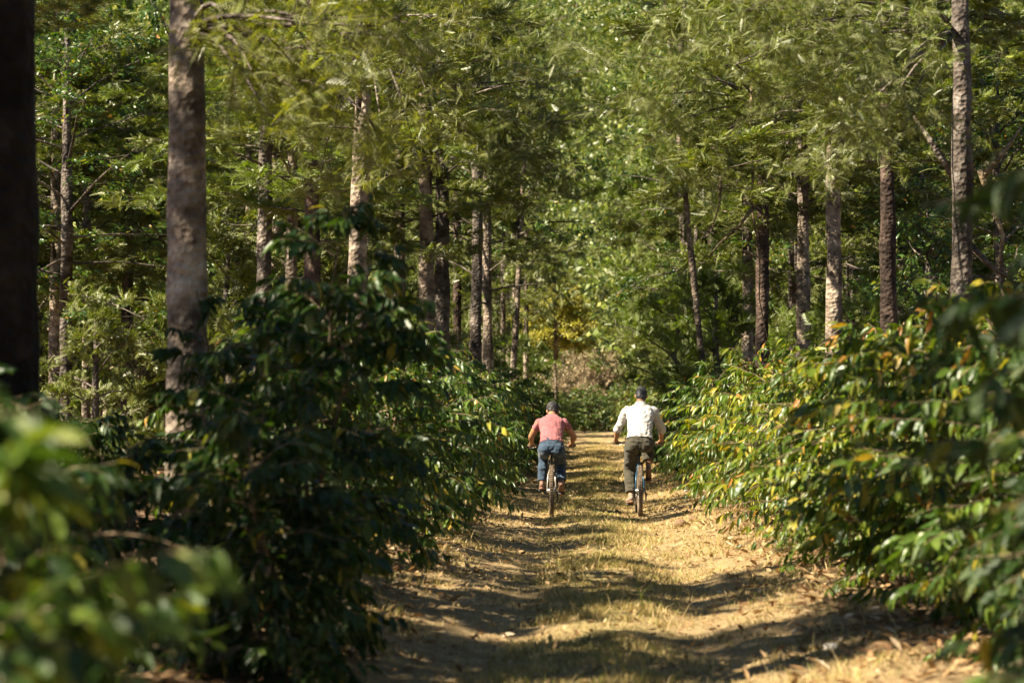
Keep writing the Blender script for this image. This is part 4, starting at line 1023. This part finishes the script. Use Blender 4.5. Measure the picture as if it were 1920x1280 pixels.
def bicycle(x, y, rz, label, frame_mat, seat_z, bar_y, bar_z, crank, bar_half=0.36, steer=0.0):
    """rear wheel contact at the origin, +y forwards; crank: angle of the right crank, 0 = pointing forwards, counter-clockwise seen from the right"""
    root = tag(link('mountain_bicycle', None), label, 'bicycle'); root.location = (x, y, float(ground_z(x, y)) + 0.004); root.rotation_euler = (0, 0, rz)
    RW = 0.345; WB = 1.12; BB = np.array([0, 0.44, 0.31])
    for wy in (0.0, WB):
        hub = Buf(); hub.tube([[-0.065, wy, RW], [0.065, wy, RW]], [0.022, 0.022], 10)
        hub.tube([[-0.03, wy, RW], [-0.022, wy, RW]], [0.03, 0.03], 12)
        wheel = hub.obj('rear_wheel' if wy == 0 else 'front_wheel', M_steel, root)
        ty = Buf(); ty.torus((0, wy, RW), 0.315, 0.029, nu=56, nv=10)
        nk = 62
        for i in range(nk):
            a = 2 * math.pi * i / nk
            for cx, off in ((-0.012, 0), (0.012, 0), (-0.024, 0.5), (0.024, 0.5)):
                b = a + off * 2 * math.pi / nk; rr = 0.345 if abs(cx) < 0.02 else 0.334
                m = Matrix.Rotation(b, 3, 'X')
                ty.box((cx, wy + rr * math.cos(b), RW + rr * math.sin(b)), (0.011, 0.011, 0.018), m)
        ty.obj('tyre', M_rubber, wheel)
        rm = Buf(); rm.torus((0, wy, RW), 0.282, 0.011, nu=48, nv=8, sx=1.3); rm.obj('rim', M_black, wheel)
        for i in range(28):
            a = 2 * math.pi * i / 28 + (0.12 if i % 2 else -0.12); b = 2 * math.pi * i / 28; s = 1 if i % 2 else -1
            sp = Buf(); sp.tube([[s * 0.03, wy + 0.024 * math.cos(a), RW + 0.024 * math.sin(a)], [0, wy + 0.278 * math.cos(b), RW + 0.278 * math.sin(b)]], [0.0014, 0.0014], 4)
            sp.obj('spoke', M_steel, wheel)
    seat_c = np.array([0, 0.26, 0.70]); head_t = np.array([0, 0.83, 0.86]); head_b = np.array([0, 0.87, 0.74])
    f = Buf()
    f.tube([BB, seat_c], [0.018, 0.017], 12); f.tube([seat_c - [0, 0, 0.03], head_t - [0, 0, 0.03]], [0.018, 0.019], 12); f.tube([BB, head_b], [0.022, 0.021], 12)
    f.tube([head_b, head_t], [0.024, 0.024], 12); f.tube([BB + [-0.038, 0, 0], BB + [0.038, 0, 0]], [0.024, 0.024], 12)
    for s in (-1, 1):
        f.tube([BB + [s * 0.03, -0.02, 0], [s * 0.045, 0.30, 0.315], [s * 0.062, 0, RW]], [0.012, 0.011, 0.009], 8)
        f.tube([seat_c + [s * 0.015, 0, -0.04], [s * 0.047, 0.18, 0.56], [s * 0.062, 0, RW]], [0.010, 0.010, 0.008], 8)
    f.obj('frame', frame_mat, root)
    fk = Buf()
    for s in (-1, 1):
        fk.tube([[s * 0.055, head_b[1] + 0.01, 0.70], [s * 0.06, 0.97, 0.54]], [0.017, 0.017], 10); fk.tube([[s * 0.06, 0.97, 0.55], [s * 0.062, WB, RW]], [0.021, 0.018], 10)
    fk.tube([[-0.06, head_b[1] + 0.01, 0.70], [0.06, head_b[1] + 0.01, 0.70]], [0.018, 0.018], 10)
    fk.obj('fork', M_black, root)
    sp = Buf(); sp.tube([seat_c - [0, -0.01, 0.05], [0, 0.225, seat_z - 0.035]], [0.0145, 0.0145], 10); sp.obj('seat_post', M_black, root)
    sd = Buf(); loft(sd, [((0, 0.10, seat_z - 0.012), 0.035, 0.014), ((0, 0.13, seat_z - 0.008), 0.068, 0.022), ((0, 0.20, seat_z - 0.010), 0.062, 0.022), ((0, 0.28, seat_z - 0.014), 0.030, 0.018), ((0, 0.37, seat_z - 0.016), 0.018, 0.014)], 16)
    for s in (-1, 1): sd.tube([[s * 0.02, 0.13, seat_z - 0.035], [s * 0.02, 0.30, seat_z - 0.04]], [0.004, 0.004], 6)
    sd.obj('saddle', M_black, root)
    hb = Buf(); by, bz = bar_y, bar_z
    hb.tube([head_t, [0, bar_y - 0.02, bar_z - 0.01]], [0.016, 0.018], 10)
    hb.tube([[-bar_half, by - 0.03, bz], [-0.14, by + 0.01, bz - 0.01], [-0.05, by + 0.02, bz - 0.03], [0.05, by + 0.02, bz - 0.03], [0.14, by + 0.01, bz - 0.01], [bar_half, by - 0.03, bz]], 0.011, 10)
    hb.obj('handlebar', M_black, root)
    for s in (-1, 1):
        g = Buf(); g.tube([[s * (bar_half - 0.125), by - 0.019, bz - 0.002], [s * bar_half, by - 0.03, bz]], [0.0165, 0.0165], 12); g.obj('grip', M_rubber, root)
        g = Buf(); g.tube([[s * 0.20, by + 0.02, bz - 0.01], [s * 0.24, by + 0.06, bz - 0.03], [s * 0.33, by + 0.055, bz - 0.04]], [0.006, 0.005, 0.004], 6); g.obj('brake_lever', M_steel, root)
    cr = Buf(); cr.tube([BB + [0.048, 0, 0], BB + [0.052, 0, 0]], [0.075, 0.075], 32)
    pe = []
    for s in (1, -1):
        a = crank + (0 if s > 0 else math.pi)
        e = BB + np.array([s * 0.075, 0.17 * math.cos(a), 0.17 * math.sin(a)])
        cr.tube([BB + [s * 0.055, 0, 0], e], [0.013, 0.010], 8)
        pe.append(e)
    ck = cr.obj('crankset', M_steel, root)
    for s, e in zip((1, -1), pe):
        p = Buf(); p.box(e + [s * 0.06, 0, 0], (0.10, 0.10, 0.016)); p.tube([e, e + [s * 0.02, 0, 0]], [0.007, 0.007], 6)
        for ax in (-0.04, 0.04): p.box(e + [s * 0.06, ax, 0.010], (0.09, 0.008, 0.006))
        p.obj('pedal', M_black, root)
    dr = Buf()
    for q in range(7): dr.tube([[0.036 + q * 0.004, 0, RW], [0.038 + q * 0.004, 0, RW]], [0.062 - q * 0.006] * 2, 22)
    dr.obj('cassette', M_steel, root)
    de = Buf(); de.tube([[0.07, 0.0, RW - 0.01], [0.082, 0.0, RW - 0.05], [0.08, 0.02, RW - 0.15]], [0.011, 0.014, 0.009], 8)
    de.tube([[0.048, 0.015, RW - 0.08], [0.054, 0.015, RW - 0.08]], [0.024] * 2, 14); de.tube([[0.048, 0.03, RW - 0.155], [0.054, 0.03, RW - 0.155]], [0.024] * 2, 14)
    de.obj('derailleur', M_black, root)
    ch = Buf()
    ch.tube([[0.05, 0.0, RW + 0.05], [0.05, 0.44, 0.31 + 0.075], [0.05, 0.515, 0.31], [0.05, 0.44, 0.31 - 0.075], [0.051, 0.03, RW - 0.178], [0.051, 0.01, RW - 0.10], [0.05, -0.05, RW]], 0.0035, 5)
    ch.obj('chain', M_steel, root)
    return root, {1: pe[0] + np.array([0.06, 0, 0.010]), -1: pe[1] + np.array([-0.06, 0, 0.010])}

def hand(B, wrist, grip, s):
    """palm behind the grip, four fingers over the top and round the front, thumb underneath; grip is the centre of the hand on the bar, bar along x, radius 0.0165"""
    w_ = np.array(wrist, float); g = np.array(grip, float)
    up = np.array([0, 0, 1.0]); fw = np.array([0, 1.0, 0])
    B.ell(g + up * 0.026 - fw * 0.022, (0.042, 0.036, 0.017), Matrix.Rotation(R(-28), 3, 'X'))
    limb(B, [w_, g + up * 0.024 - fw * 0.045], [0.027, 0.024], 10)
    for i, (dx, ln) in enumerate(((-0.032, 0.95), (-0.011, 1.08), (0.011, 1.0), (0.031, 0.8))):
        x = np.array([-s * dx, 0, 0]); rr = 0.0088 if i < 3 else 0.0075
        pts = [g + x + up * 0.032 - fw * 0.004, g + x + up * 0.024 + fw * 0.026 * ln, g + x - up * 0.004 + fw * 0.033 * ln, g + x - up * 0.026 + fw * 0.016 * ln]
        limb(B, pts, [rr * 1.1, rr, rr * 0.95, rr * 0.85], 8)
    t0 = g + np.array([-s * 0.034, -0.026, 0.020])
    limb(B, [t0, g + np.array([-s * 0.050, -0.018, -0.006]), g + np.array([-s * 0.046, 0.010, -0.026])], [0.012, 0.0105, 0.0085], 8)

def rider(x, y, rz, label, pose, mats, extra):
    root = tag(link('person', None), label, 'person'); root.location = (x, y, float(ground_z(x, y)) + 0.004); root.rotation_euler = (0, 0, rz)
    A = {k: np.array(v, float) for k, v in pose.items() if not isinstance(v, (int, float, bool))}
    k = pose['k']
    B = Buf()
    # trunk of the body
    pel, wai, che, neck = A['pelvis'], A['waist'], A['chest'], A['neck']
    sw = pose['shoulder']
    spine = [(pel + [0, -0.02, -0.07], 0.08 * k, 0.055 * k), (pel, 0.138 * k, 0.085 * k), (wai, 0.118 * k, 0.080 * k), ((wai + che) / 2, 0.128 * k, 0.086 * k), (che, 0.152 * k, 0.095 * k), (che * 0.45 + neck * 0.55, 0.135 * k, 0.075 * k), (neck, 0.055 * k, 0.055 * k)]
    loft(B, spine)
    hd = A['head']; tilt = Matrix.Rotation(R(-pose['tilt']), 3, 'X')
    def H_(v): return hd + np.array(tilt @ Vector(v))
    limb(B, [neck - (hd - neck) * 0.25, neck + (hd - neck) * 0.6], [0.060, 0.056])
    B.ell(hd, (0.077, 0.097, 0.110), tilt); B.ell(H_((0, 0.035, -0.055)), (0.056, 0.062, 0.062), tilt)
    B.ell(H_((0, 0.082, -0.100)), (0.026, 0.022, 0.018), tilt)           # chin
    limb(B, [H_((0, 0.098, 0.012)), H_((0, 0.116, -0.028))], [0.009, 0.014], 8)   # nose
    B.ell(H_((0, 0.096, -0.062)), (0.024, 0.010, 0.010), tilt)           # lips
    B.ell(H_((0, 0.086, 0.026)), (0.055, 0.015, 0.012), tilt)            # brow
    for s in (-1, 1):
        B.ell(H_((s * 0.081, -0.004, -0.015)), (0.010, 0.020, 0.032), tilt)
    sh = {}
    knees = {}
    for s, sd in ((-1, 'l'), (1, 'r')):
        S = A['sh_' + sd]; E = A['el_' + sd]; Hn = A['hand_' + sd]
        wrist = E + (Hn + [0, -0.05, 0.035] - E) * 0.97
        limb(B, [neck * 0.62 + S * 0.38 + [0, 0, -0.05], S], [0.052 * k, 0.050 * k])
        limb(B, [S, S * 0.5 + E * 0.5, E, E * 0.68 + wrist * 0.32, wrist], [0.056 * k, 0.050 * k, 0.040 * k, 0.041 * k, 0.026 * k])
        hand(B, wrist, Hn, s)
        hip = pel + [s * 0.092, 0.0, -0.03]; an = A['an_' + sd]; kn = knee(hip, an, pose['thigh'], pose['shin'], out=s * pose.get('kout', 0.02))
        knees[sd] = kn
        limb(B, [hip, hip * 0.5 + kn * 0.5, kn, kn * 0.68 + an * 0.32 , an], [0.076 * k, 0.066 * k, 0.050 * k, 0.050 * k, 0.036 * k])
        ft = A['toe_' + sd]
        limb(B, [an + [0, -0.012, -0.03], an * 0.4 + ft * 0.6 + [0, 0, -0.012], ft], [0.034, 0.032, 0.024])
    remeshed('body', B, mats['skin'], 0.0055, 2, parent=root)
    # eyes
    for s in (-1, 1):
        e = Buf(); e.ell(H_((s * 0.031, 0.084, 0.006)), (0.012, 0.011, 0.010)); e.obj('eye', M_eye, root)
    # hair
    hb = Buf(); hb.ell(H_((0, -0.012, 0.020)), (0.084, 0.099, 0.104), tilt); hb.ell(H_((0, -0.045, -0.02)), (0.074, 0.062, 0.075), tilt)
    remeshed('hair', hb, mats['hair'], 0.006, 2, lambda co: 0.005 * vnoise(co[:, 0] * 60 + co[:, 1] * 30, co[:, 2] * 50, 5) * 2, root)
    # shirt
    g = pose['loose']
    sb = Buf()
    hemz = A['hem']
    loft(sb, [(hemz, 0.165 * k + g, 0.112 * k + g), (wai * 0.9 + hemz * 0.1, 0.147 * k + g, 0.105 * k + g), ((wai + che) / 2, 0.155 * k + g * 0.8, 0.108 * k + g * 0.8), (che, 0.178 * k + g * 0.5, 0.115 * k + g * 0.6), (che * 0.6 + neck * 0.4, 0.168 * k + g * 0.4, 0.098 * k + g * 0.4), (che * 0.3 + neck * 0.7, 0.118 * k, 0.082 * k), (neck - (neck - che) * 0.10, 0.072 * k, 0.066 * k)], 24)
    for s, sd in ((-1, 'l'), (1, 'r')):
        S = A['sh_' + sd]; E = A['el_' + sd]; Hn = A['hand_' + sd]
        limb(sb, [neck * 0.62 + S * 0.38 + [0, -0.01, -0.045], S], [0.062 * k, 0.058 * k + g * 0.2])
        q = pose['sleeve']
        if q <= 1: end = S + (E - S) * q; pts = [S, S * 0.5 + end * 0.5, end]; rd = [0.058 * k + g * .3, 0.058 * k + g * .5, 0.056 * k + g * .6]
        else: end = E + (Hn - E) * (q - 1); pts = [S, S * 0.5 + E * 0.5, E, end]; rd = [0.058 * k + g * .25, 0.057 * k + g * .5, 0.050 * k + g * .4, 0.046 * k + g * .35]
        P = np.array(pts); t = np.linspace(0, len(P) - 1, (len(P) - 1) * 6 + 1); i = np.minimum(t.astype(int), len(P) - 2); f = (t - i)[:, None]
        sb.tube(P[i] * (1 - f) + P[i + 1] * f, np.interp(t, np.arange(len(P)), rd), 16)
        sb.ell(S, (0.058 * k + g * .25,) * 3)
        if q > 1: 
            sb.ell(E, (0.052 * k + g * .5,) * 3)
            dd = (Hn - E) / np.linalg.norm(Hn - E); cf = Buf(); cf.tube([end - dd * 0.05, end - dd * 0.046, end - dd * 0.004, end + dd * 0.002], [0.050 * k + g * .4, 0.056 * k + g * .4, 0.056 * k + g * .4, 0.050 * k + g * .3], 18); 
            sb.add(np.concatenate(cf.V), np.concatenate(cf.T), np.concatenate(cf.Q))
    shirt = remeshed('shirt', sb, mats['shirt'], 0.0065, 2, folds(21 if g > 0.01 else 31, pose['fold'], 0.7), root)
    # trousers
    tb = Buf()
    loft(tb, [(pel + [0, -0.02, -0.085], 0.12 * k, 0.085 * k), (pel + [0, -0.01, -0.02], 0.172 * k, 0.118 * k), (pel * 0.6 + wai * 0.4, 0.160 * k, 0.110 * k), (wai + (pel - wai) * 0.25, 0.142 * k, 0.102 * k)], 22)
    for s, sd in ((-1, 'l'), (1, 'r')):
        hip = pel + [s * 0.088, -0.005, -0.03]; kn = knees[sd]; an = A['an_' + sd]
        end = kn + (an - kn) * pose['cuff_' + sd]
        tb.ell(pel + [s * 0.078, -0.045, -0.03], (0.088 * k, 0.085 * k, 0.095 * k))
        P = np.array([hip, hip * 0.5 + kn * 0.5, kn, kn * 0.5 + end * 0.5, end]); rd = np.array([0.098, 0.088, 0.071, 0.066, 0.062]) * k + pose['tl']
        t = np.linspace(0, 4, 29); i = np.minimum(t.astype(int), 3); f = (t - i)[:, None]
        tb.tube(P[i] * (1 - f) + P[i + 1] * f, np.interp(t, np.arange(5), rd), 16); tb.ell(kn, (0.071 * k + pose['tl'],) * 3); tb.ell(hip, (0.098 * k,) * 3)
    tr = remeshed('trousers', tb, mats['trousers'], 0.0065, 2, lambda co: folds(41, 0.010, 1.0)(co) + 0.002, root)
    # shoes
    for s, sd in ((-1, 'l'), (1, 'r')):
        an = A['an_' + sd]; ft = A['toe_' + sd]; d = ft - an; d[2] += 0.055; d /= np.linalg.norm(d)
        pitch = math.atan2(d[2], math.hypot(d[0], d[1])); yaw = math.atan2(-d[0], d[1])
        M = Matrix.Rotation(yaw, 3, 'Z') @ Matrix.Rotation(pitch, 3, 'X')
        def L(v): return an + np.array(M @ Vector(v))
        u = Buf(); u.ell(L((0, -0.01, -0.035)), (0.040, 0.050, 0.045), M); u.ell(L((0, 0.06, -0.050)), (0.042, 0.075, 0.034), M); u.ell(L((0, 0.13, -0.058)), (0.045, 0.062, 0.026), M)
        u.ell(L((0, -0.005, 0.0)), (0.037, 0.044, 0.03), M)
        shoe = remeshed('shoe', u, mats['shoe'], 0.005, 2, parent=root)
        so = Buf(); n = 24
        V = []
        for zz in (-0.098, -0.076):
            for q in range(n):
                a = 2 * math.pi * q / n; yy = math.sin(a) * 0.142 + 0.062; ww = 0.043 if yy > 0.06 else 0.036
                V.append(L((math.copysign(abs(math.cos(a)) ** 0.7, math.cos(a)) * ww, yy, zz)))
        V += [L((0, 0.06, -0.098)), L((0, 0.06, -0.076))]
        so.add(V, [[2 * n, (j + 1) % n, j] for j in range(n)] + [[2 * n + 1, n + j, n + (j + 1) % n] for j in range(n)], [[j, (j + 1) % n, n + (j + 1) % n, n + j] for j in range(n)])
        so.obj('sole', mats['sole'], shoe)
    if extra: extra(root, A, H_, tilt, k)
    return root
M_eye = simple('eye_white', (0.7, 0.68, 0.62), 0.2)

RY = 33.3
# left bicycle and rider in pink
bx = wx(1034, RY)
p_rz = -math.atan(0.034) * 0.6
M_frame1 = simple('silver_paint', (0.50, 0.44, 0.36), 0.3, 0.4, var=0.1)
M_frame2 = simple('blue_paint', (0.025, 0.10, 0.17), 0.28, 0.2, var=0.15)
b1, ped1 = bicycle(bx, RY, p_rz, 'silver mountain bicycle under the rider in the pink shirt', M_frame1, 0.86, 0.86, 0.95, R(186), 0.34)
def footpose(ped, tilt_deg, out=0.0, yaw=0.0):
    """ankle and toe so that the sole rests on the pedal; tilt: toe down"""
    t = R(tilt_deg); fy, fz = math.cos(t), -math.sin(t)
    # ball of the foot is 0.11 ahead of the ankle and 0.10 below it, in the foot's own frame
    ball = ped + np.array([out, 0, 0.0])
    up = np.array([0, math.sin(t), math.cos(t)]); f = np.array([yaw, fy, fz])
    an = ball - f * 0.12 + up * 0.098
    toe = an + f * 0.15 - np.array([0, 0, 0.055]) 
    return an, toe
al, tl = footpose(ped1[-1], 5); ar, trr = footpose(ped1[1], 38)
pose1 = dict(pelvis=(0, 0.20, 0.935), waist=(0.0, 0.27, 1.05), hem=(0.0, 0.235, 0.985), chest=(0.005, 0.44, 1.235), neck=(0.005, 0.555, 1.375), head=(0.015, 0.655, 1.445),
             sh_l=(-0.172, 0.48, 1.275), sh_r=(0.178, 0.48, 1.270), el_l=(-0.285, 0.60, 1.085), el_r=(0.315, 0.58, 1.075), hand_l=(-0.285, 0.84, 0.95), hand_r=(0.285, 0.84, 0.95),
             an_l=al, an_r=ar, toe_l=tl, toe_r=trr, k=1.02, shoulder=0.4, tilt=22, thigh=0.42, shin=0.40, loose=0.006, sleeve=0.42, fold=0.009, cuff_l=0.95, cuff_r=0.92, tl=0.001, kout=0.01)
mats1 = dict(skin=mat_skin('skin_tan', (0.42, 0.20, 0.10)), hair=simple('black_hair', (0.02, 0.016, 0.013), 0.6, var=0.4, scale=60), shirt=cloth('pink_cotton', (0.36, 0.125, 0.13)), trousers=cloth('blue_denim', (0.045, 0.070, 0.105), 0.3, 7), shoe=simple('shoe_brown', (0.22, 0.13, 0.09), 0.7, var=0.3), sole=simple('shoe_sole_brown', (0.24, 0.13, 0.09), 0.8, var=0.3))
def cap_and_belt(root, A, H_, tilt, k):
    c = Buf(); c.ell(H_((0, -0.004, 0.040)), (0.090, 0.106, 0.092), tilt)
    rim = Buf()
    c2 = [H_((0.0, 0.075 + 0.0, 0.045)), H_((0, 0.15, 0.030))]
    c.box((c2[0] + c2[1]) / 2, (0.12, 0.09, 0.012), tilt)
    cap = remeshed('cap', c, simple('dark_cap', (0.035, 0.030, 0.030), 0.8, var=0.3), 0.006, 2, None, root)
    b = Buf(); w_, p_ = A['waist'], A['pelvis']; cen = w_ + (p_ - w_) * 0.42
    loft(b, [(cen + (p_ - w_) * 0.13, 0.160, 0.113), (cen - (p_ - w_) * 0.13, 0.155, 0.110)], 28); b.obj('belt', simple('brown_belt', (0.20, 0.07, 0.03), 0.6, var=0.2), root)
rider(bx, RY, p_rz, 'person in a pink T-shirt, jeans and dark cap riding away on a bicycle', pose1, mats1, cap_and_belt)

# right bicycle and rider in white
bx2 = wx(1199, RY)
b2, ped2 = bicycle(bx2, RY - 0.1, p_rz, 'blue mountain bicycle under the rider in the white shirt', M_frame2, 0.93, 0.86, 0.99, R(80), 0.37)
al, tl = footpose(ped2[-1], 8, -0.01, -0.25); ar, trr = footpose(ped2[1], 48, 0.0)
pose2 = dict(pelvis=(0, 0.20, 1.005), waist=(0.01, 0.25, 1.14), hem=(0.005, 0.215, 1.045), chest=(0.015, 0.37, 1.38), neck=(0.02, 0.45, 1.545), head=(0.035, 0.52, 1.655),
             sh_l=(-0.175, 0.40, 1.435), sh_r=(0.205, 0.40, 1.435), el_l=(-0.285, 0.56, 1.195), el_r=(0.32, 0.56, 1.185), hand_l=(-0.315, 0.84, 0.99), hand_r=(0.325, 0.84, 0.99),
             an_l=al, an_r=ar, toe_l=tl, toe_r=trr, k=1.06, shoulder=0.44, tilt=12, thigh=0.45, shin=0.43, loose=0.015, sleeve=1.12, fold=0.010, cuff_l=0.90, cuff_r=0.74, tl=0.012, kout=0.02)
mats2 = dict(skin=mat_skin('skin_light_tan', (0.46, 0.24, 0.13)), hair=simple('dark_grey_hair', (0.035, 0.033, 0.035), 0.6, var=0.5, scale=60), shirt=cloth('off_white_linen', (0.60, 0.57, 0.53), 0.05), trousers=cloth('olive_canvas', (0.065, 0.058, 0.040), 0.2, 7), shoe=simple('shoe_canvas', (0.26, 0.20, 0.15), 0.7, var=0.3), sole=M_sole)
def collar(root, A, H_, tilt, k):
    c = Buf(); n = A['neck']; d = (n - A['chest']); d /= np.linalg.norm(d)
    loft(c, [(n - d * 0.028, 0.080, 0.074), (n - d * 0.012, 0.077, 0.071), (n + d * 0.002, 0.070, 0.066)], 24); c.obj('collar', mats2['shirt'], root)
rider(bx2, RY - 0.1, p_rz, 'person in a white shirt with rolled sleeves and olive trousers riding away', pose2, mats2, collar)
